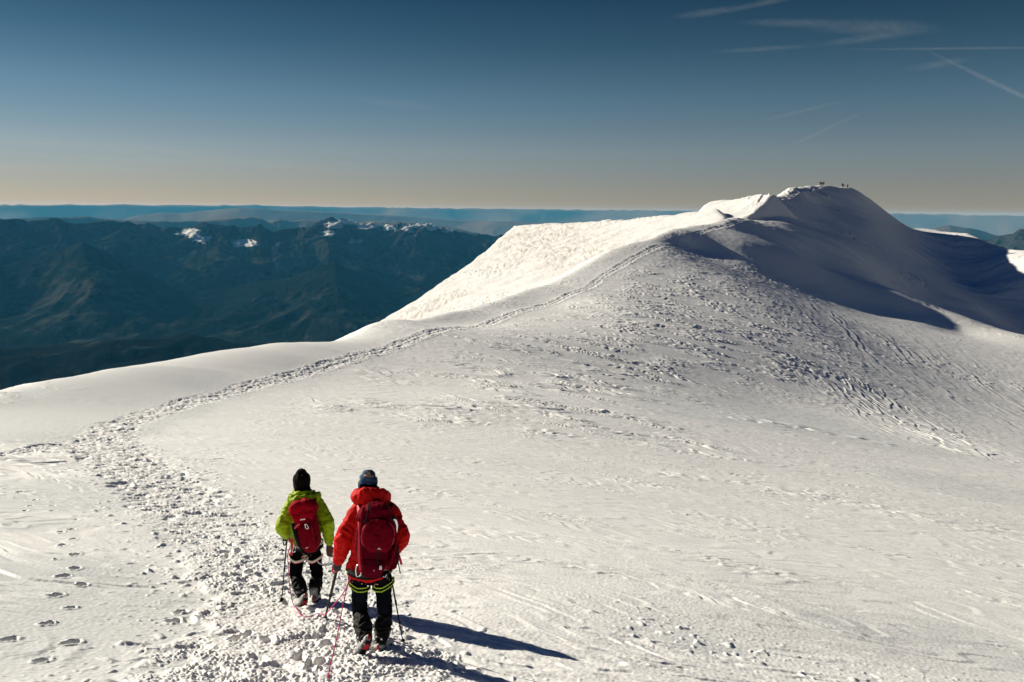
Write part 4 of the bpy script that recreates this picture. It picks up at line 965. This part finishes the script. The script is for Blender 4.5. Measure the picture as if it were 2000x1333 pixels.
# ---------------------------------------------------------------- ropes
def rope(name, pts_, label):
    b = MB(); q = spline([V(p_) for p_ in pts_], 14); b.tube(q, .0052, n=8, k=1); org = q[0].copy()
    o = b.build(name, M_ROPE, None, org); o.location = org; tag(o, label, 'rope', 'lengths of the climbing rope'); return o
lie = lambda x_, y_, up=.012: (lambda h_: V((h_.x, h_.y, surf_z(h_.x, h_.y) + up)))(hit(500 + x_ / 2.942, 880 + y_ / 2.942))
rope('climbing_rope', [z1(200, 540, 9.22), z1(183, 600, 9.18), z1(186, 680, 9.15), z1(195, 790, 9.12), z1(212, 880, 9.08), lie(232, 945, .03), lie(265, 978), lie(315, 988), lie(360, 975, .03), z1(395, 945, 8.3), z1(440, 895, 7.8), z1(490, 835, 7.42), z1(527, 775, 7.2), z1(545, 735, 7.16)], 'magenta rope looping over the snow between the two climbers')
rope('climbing_rope', [z1(540, 730, 7.15), z1(523, 785, 7.08), z1(500, 890, 6.95), z1(478, 1010, 6.75), z1(450, 1140, 6.45), z1(425, 1240, 6.2), z1(405, 1333, 5.95), V((-1.35, 5.0, surf_z(-1.35, 5.0) + .02)), V((-.9, 3.2, surf_z(-.9, 3.2) + .02)), V((-.3, 1.2, surf_z(-.3, 1.2) + .02))], 'pink rope trailing from the red jacketed climber towards the lower picture edge')
# ================================================================== PEOPLE ON THE FAR SUMMIT
M_DKRED = mat('dark_red_jacket', (.10, .012, .012), .7, .2); M_ORANGE = mat('rust_jacket', (.16, .05, .015), .7, .2); M_DARK = mat('dark_jacket', (.02, .016, .016), .7, .2); M_PURPLE = mat('plum_jacket', (.07, .014, .03), .7, .2)
def small_person(u, mt, label, turn, stoop=0., hgt=1.75, dy=0.):
    d = ray(u, 365); a = math.atan2(d.x, d.y); j = int(np.argmin(np.abs(az - a))); rr_ = np.exp(lr); sel = np.where((rr_ > 270) & (rr_ < 344))[0]
    k_ = sel[int(np.argmax(Z[sel, j] / rr_[sel]))]; r_ = rr_[k_] - .8 + dy
    x_, y_ = r_ * math.sin(a), r_ * math.cos(a); base = V((x_, y_, surf_z(x_, y_) - .06)); h = hgt / 1.75
    root = empty('person', base); tag(root, label, 'person', 'small figures standing on the far summit')
    ct, st = math.cos(turn), math.sin(turn)
    q = lambda a_, b_, c_: base + V((a_ * ct - b_ * st, a_ * st + b_ * ct, c_)) * h
    s = stoop
    b = MB(); make_head(b, q(0, .06 + s * .5, 1.60 - s * .35), .1, (-st, ct, 0))
    b.tube([q(0, 0, .90), q(0, .02 + s * .2, 1.15), q(0, .03 + s * .4, 1.38 - s * .2), q(0, .05 + s * .5, 1.50 - s * .3)], [(.15, .11), (.15, .11), (.17, .12), (.06, .06)], n=12, ref=(0, 1, 0))
    for k in (-1, 1):
        b.tube([q(.16 * k, .03 + s * .4, 1.38 - s * .2), q(.25 * k, .02 + s * .4, 1.12 - s * .1), q(.22 * k, .18 + s * .4, .95 - s * .1), q(.21 * k, .25 + s * .4, .93)], [.06, .05, .04, .035], n=8)
        for f2 in (-.025, -.008, .01, .026): b.tube([q(.21 * k + f2, .25 + s * .4, .93), q(.21 * k + f2, .32 + s * .4, .90)], [.010, .008], n=6, k=2)
        b.tube([q(.08 * k, 0, .92), q(.11 * k, .03, .50), q(.12 * k, -.01, .08)], [.09, .07, .055], n=10)
        b.tube([q(.12 * k, -.05, .05), q(.13 * k, .18, .045)], [.05, .04], n=8, k=3)
    b.fuse('body', M_DARK, root, base, .02, 1)
    c_ = MB(); c_.tube([q(0, 0, .82), q(0, .02 + s * .2, 1.12), q(0, .03 + s * .4, 1.38 - s * .2), q(0, .05 + s * .5, 1.52 - s * .3)], [(.20, .15), (.20, .16), (.21, .16), (.09, .09)], n=14, ref=(0, 1, 0))
    for k in (-1, 1): c_.tube([q(.17 * k, .03 + s * .4, 1.38 - s * .2), q(.26 * k, .02 + s * .4, 1.12 - s * .1), q(.23 * k, .16 + s * .4, .98 - s * .1)], [.085, .075, .06], n=10)
    c_.fuse('jacket', mt, root, base, .02, 2, folds(.012, (9, 9, 13), u, .002))
    pk = MB(); pk.tube([q(0, -.20 + s * .2, .95), q(0, -.22 + s * .3, 1.2), q(0, -.16 + s * .4, 1.45 - s * .15)], [(.13, .09), (.16, .13), (.12, .09)], n=12, p=3)
    pk.build('rucksack_on_back', mt if mt is not M_ORANGE else M_DARK, root, base)
    return root
for a_ in ((1601.6, M_DARK, 'dark figure bending over, leftmost of the people on the far summit', 2.4, .45, 1.7), (1604.6, M_DARK, 'tall dark figure between a bent figure and a rust figure on the summit', .4, .0, 1.78, -1.2), (1608.2, M_ORANGE, 'figure in rust coloured jacket beside the two dark ones on the summit', -1.0, .05, 1.72),
           (1645, M_PURPLE, 'tall plum coloured figure, tallest of the three at the right summit edge', .8, .05, 1.84), (1648, M_DKRED, 'shorter dark red figure close beside the plum one on the summit', -2.2, .1, 1.6, -.8), (1655, M_DKRED, 'dark red figure standing alone, rightmost on the far summit', 1.5, .0, 1.72)):
    small_person(*a_)

# ================================================================== CIRRUS AND CONTRAILS (thin ice cloud, high beyond the haze)
def ice(name, dens, grain):
    M = bpy.data.materials.new(name); M.use_nodes = True; t = M.node_tree; t.nodes.remove(t.nodes['Principled BSDF']); nn = t.nodes.new; lk = t.links.new
    tcn = nn('ShaderNodeTexCoord'); ln = nn('ShaderNodeVectorMath'); ln.operation = 'DOT_PRODUCT'; lk(tcn.outputs['Object'], ln.inputs[0]); lk(tcn.outputs['Object'], ln.inputs[1])
    def mm(op, a, b=None):
        k = nn('ShaderNodeMath'); k.operation = op; k.use_clamp = False
        for i_, v_ in enumerate((a, b)):
            if v_ is None: continue
            if isinstance(v_, (int, float)): k.inputs[i_].default_value = v_
            else: lk(v_, k.inputs[i_])
        return k.outputs[0]
    fall = mm('POWER', mm('MAXIMUM', mm('SUBTRACT', 1.0, ln.outputs['Value']), 0.0), 2.2)
    mp = nn('ShaderNodeMapping'); mp.inputs['Scale'].default_value = (grain, 1.1, 1.1); lk(tcn.outputs['Object'], mp.inputs['Vector'])
    tn = nn('ShaderNodeTexNoise'); tn.inputs['Scale'].default_value = 1.6; tn.inputs['Detail'].default_value = 5; tn.inputs['Roughness'].default_value = .6; lk(mp.outputs[0], tn.inputs['Vector'])
    mr = nn('ShaderNodeMapRange'); mr.inputs[1].default_value = .32; mr.inputs[2].default_value = .72; mr.inputs[3].default_value = .15; mr.inputs[4].default_value = 1.7; lk(tn.outputs['Fac'], mr.inputs[0])
    d_ = mm('MULTIPLY', mm('MULTIPLY', fall, mr.outputs[0]), dens)
    p_ = nn('ShaderNodeVolumeScatter'); lk(d_, p_.inputs['Density']); p_.inputs['Color'].default_value = (1, .98, .96, 1)
    lk(p_.outputs[0], t.nodes['Material Output'].inputs['Volume']); return M
def streak(name, a, b_, wid, tau, Yd, parent=None, grain=5.):
    """a feathered roll of ice cloud from pixel a to pixel b_, wid pixels across"""
    A, B = at(*a, Yd), at(*b_, Yd); mid_ = (A + B) / 2; ux = (B - A); L_ = ux.length / 2; ux.normalize()
    uy = mid_.cross(ux).normalized(); uz = ux.cross(uy); wm = wid * Yd / F_PX / 2
    me = MB().ball((0, 0, 0), 1.0, 24, 16).mesh(name); M = ice(name + '_ice', tau / (wm * .9), grain)
    me.materials.append(M); M.cycles.volume_step_rate = max(.004, .35 * wm / (L_ * .2))
    o = bpy.data.objects.new(name, me); C.objects.link(o); mt_ = Matrix((ux, uy, uz)).transposed().to_4x4() @ Matrix.Diagonal((L_, wm, wm, 1))
    mt_.translation = mid_; o.matrix_world = mt_
    if parent is not None: o.parent = parent
    return o
def cloud(name, segs, tau, label, cat, Yd, group=None, grain=5.):
    if len(segs) == 1:
        o = streak(name, segs[0][0], segs[0][1], segs[0][2] * 1.25, tau * .75, Yd, None, grain)
    else:
        o = empty(name, (0, 0, 0))
        for s_ in segs: streak('wisp', s_[0], s_[1], s_[2] * 1.3, tau * .7, Yd, o, grain)
    tag(o, label, cat, group); return o
cn = 'contrails and cirrus streaks in the upper right sky'
cloud('contrail', [((1560,98),(2180,92),6)], .10, 'long level contrail crossing the upper right sky', 'contrail', 31000, cn, 12)
cloud('contrail', [((1770,80),(2160,266),10)], .16, 'brightest contrail, slanting down to the right edge of the sky', 'contrail', 29000, cn, 10)
cloud('cirrus_cloud', [((1290,37),(1480,12),16),((1390,28),(1620,-22),13)], .10, 'short cirrus streak rising out of the top of the picture', 'cloud', 30000, cn, 3)
cloud('cirrus_cloud', [((1410,44),(1680,46),17),((1520,50),(1890,58),32)], .09, 'widest cirrus streak, a blunt smear at the upper right', 'cloud', 32500, cn, 4)
cloud('cirrus_cloud', [((1360,104),(1620,88),11),((1560,92),(1830,58),17)], .08, 'thin cirrus streak bending up under the widest streak', 'cloud', 28000, cn, 4)
cloud('cirrus_cloud', [((1745,139),(1920,113),18)], .06, 'faint short cirrus smudge behind the slanting contrail', 'cloud', 34000, cn, 2)
cloud('cirrus_cloud', [((1430,250),(1690,188),10)], .05, 'faint cirrus streak low over the snow dome, upper of two', 'cloud', 36000, cn, 4)
cloud('cirrus_cloud', [((1500,306),(1730,198),9)], .05, 'faint cirrus streak low over the snow dome, lower of two', 'cloud', 37000, cn, 4)
cloud('cirrus_cloud', [((-400,250),(700,318),26),((-300,282),(980,345),34),((-500,316),(600,338),30)], .07, 'long faint veil of cirrus over the left horizon', 'cloud', 40000, None, 3)
cloud('cirrus_cloud', [((620,184),(930,222),22)], .04, 'very faint cirrus wisp in the middle of the sky', 'cloud', 39000, None, 3)
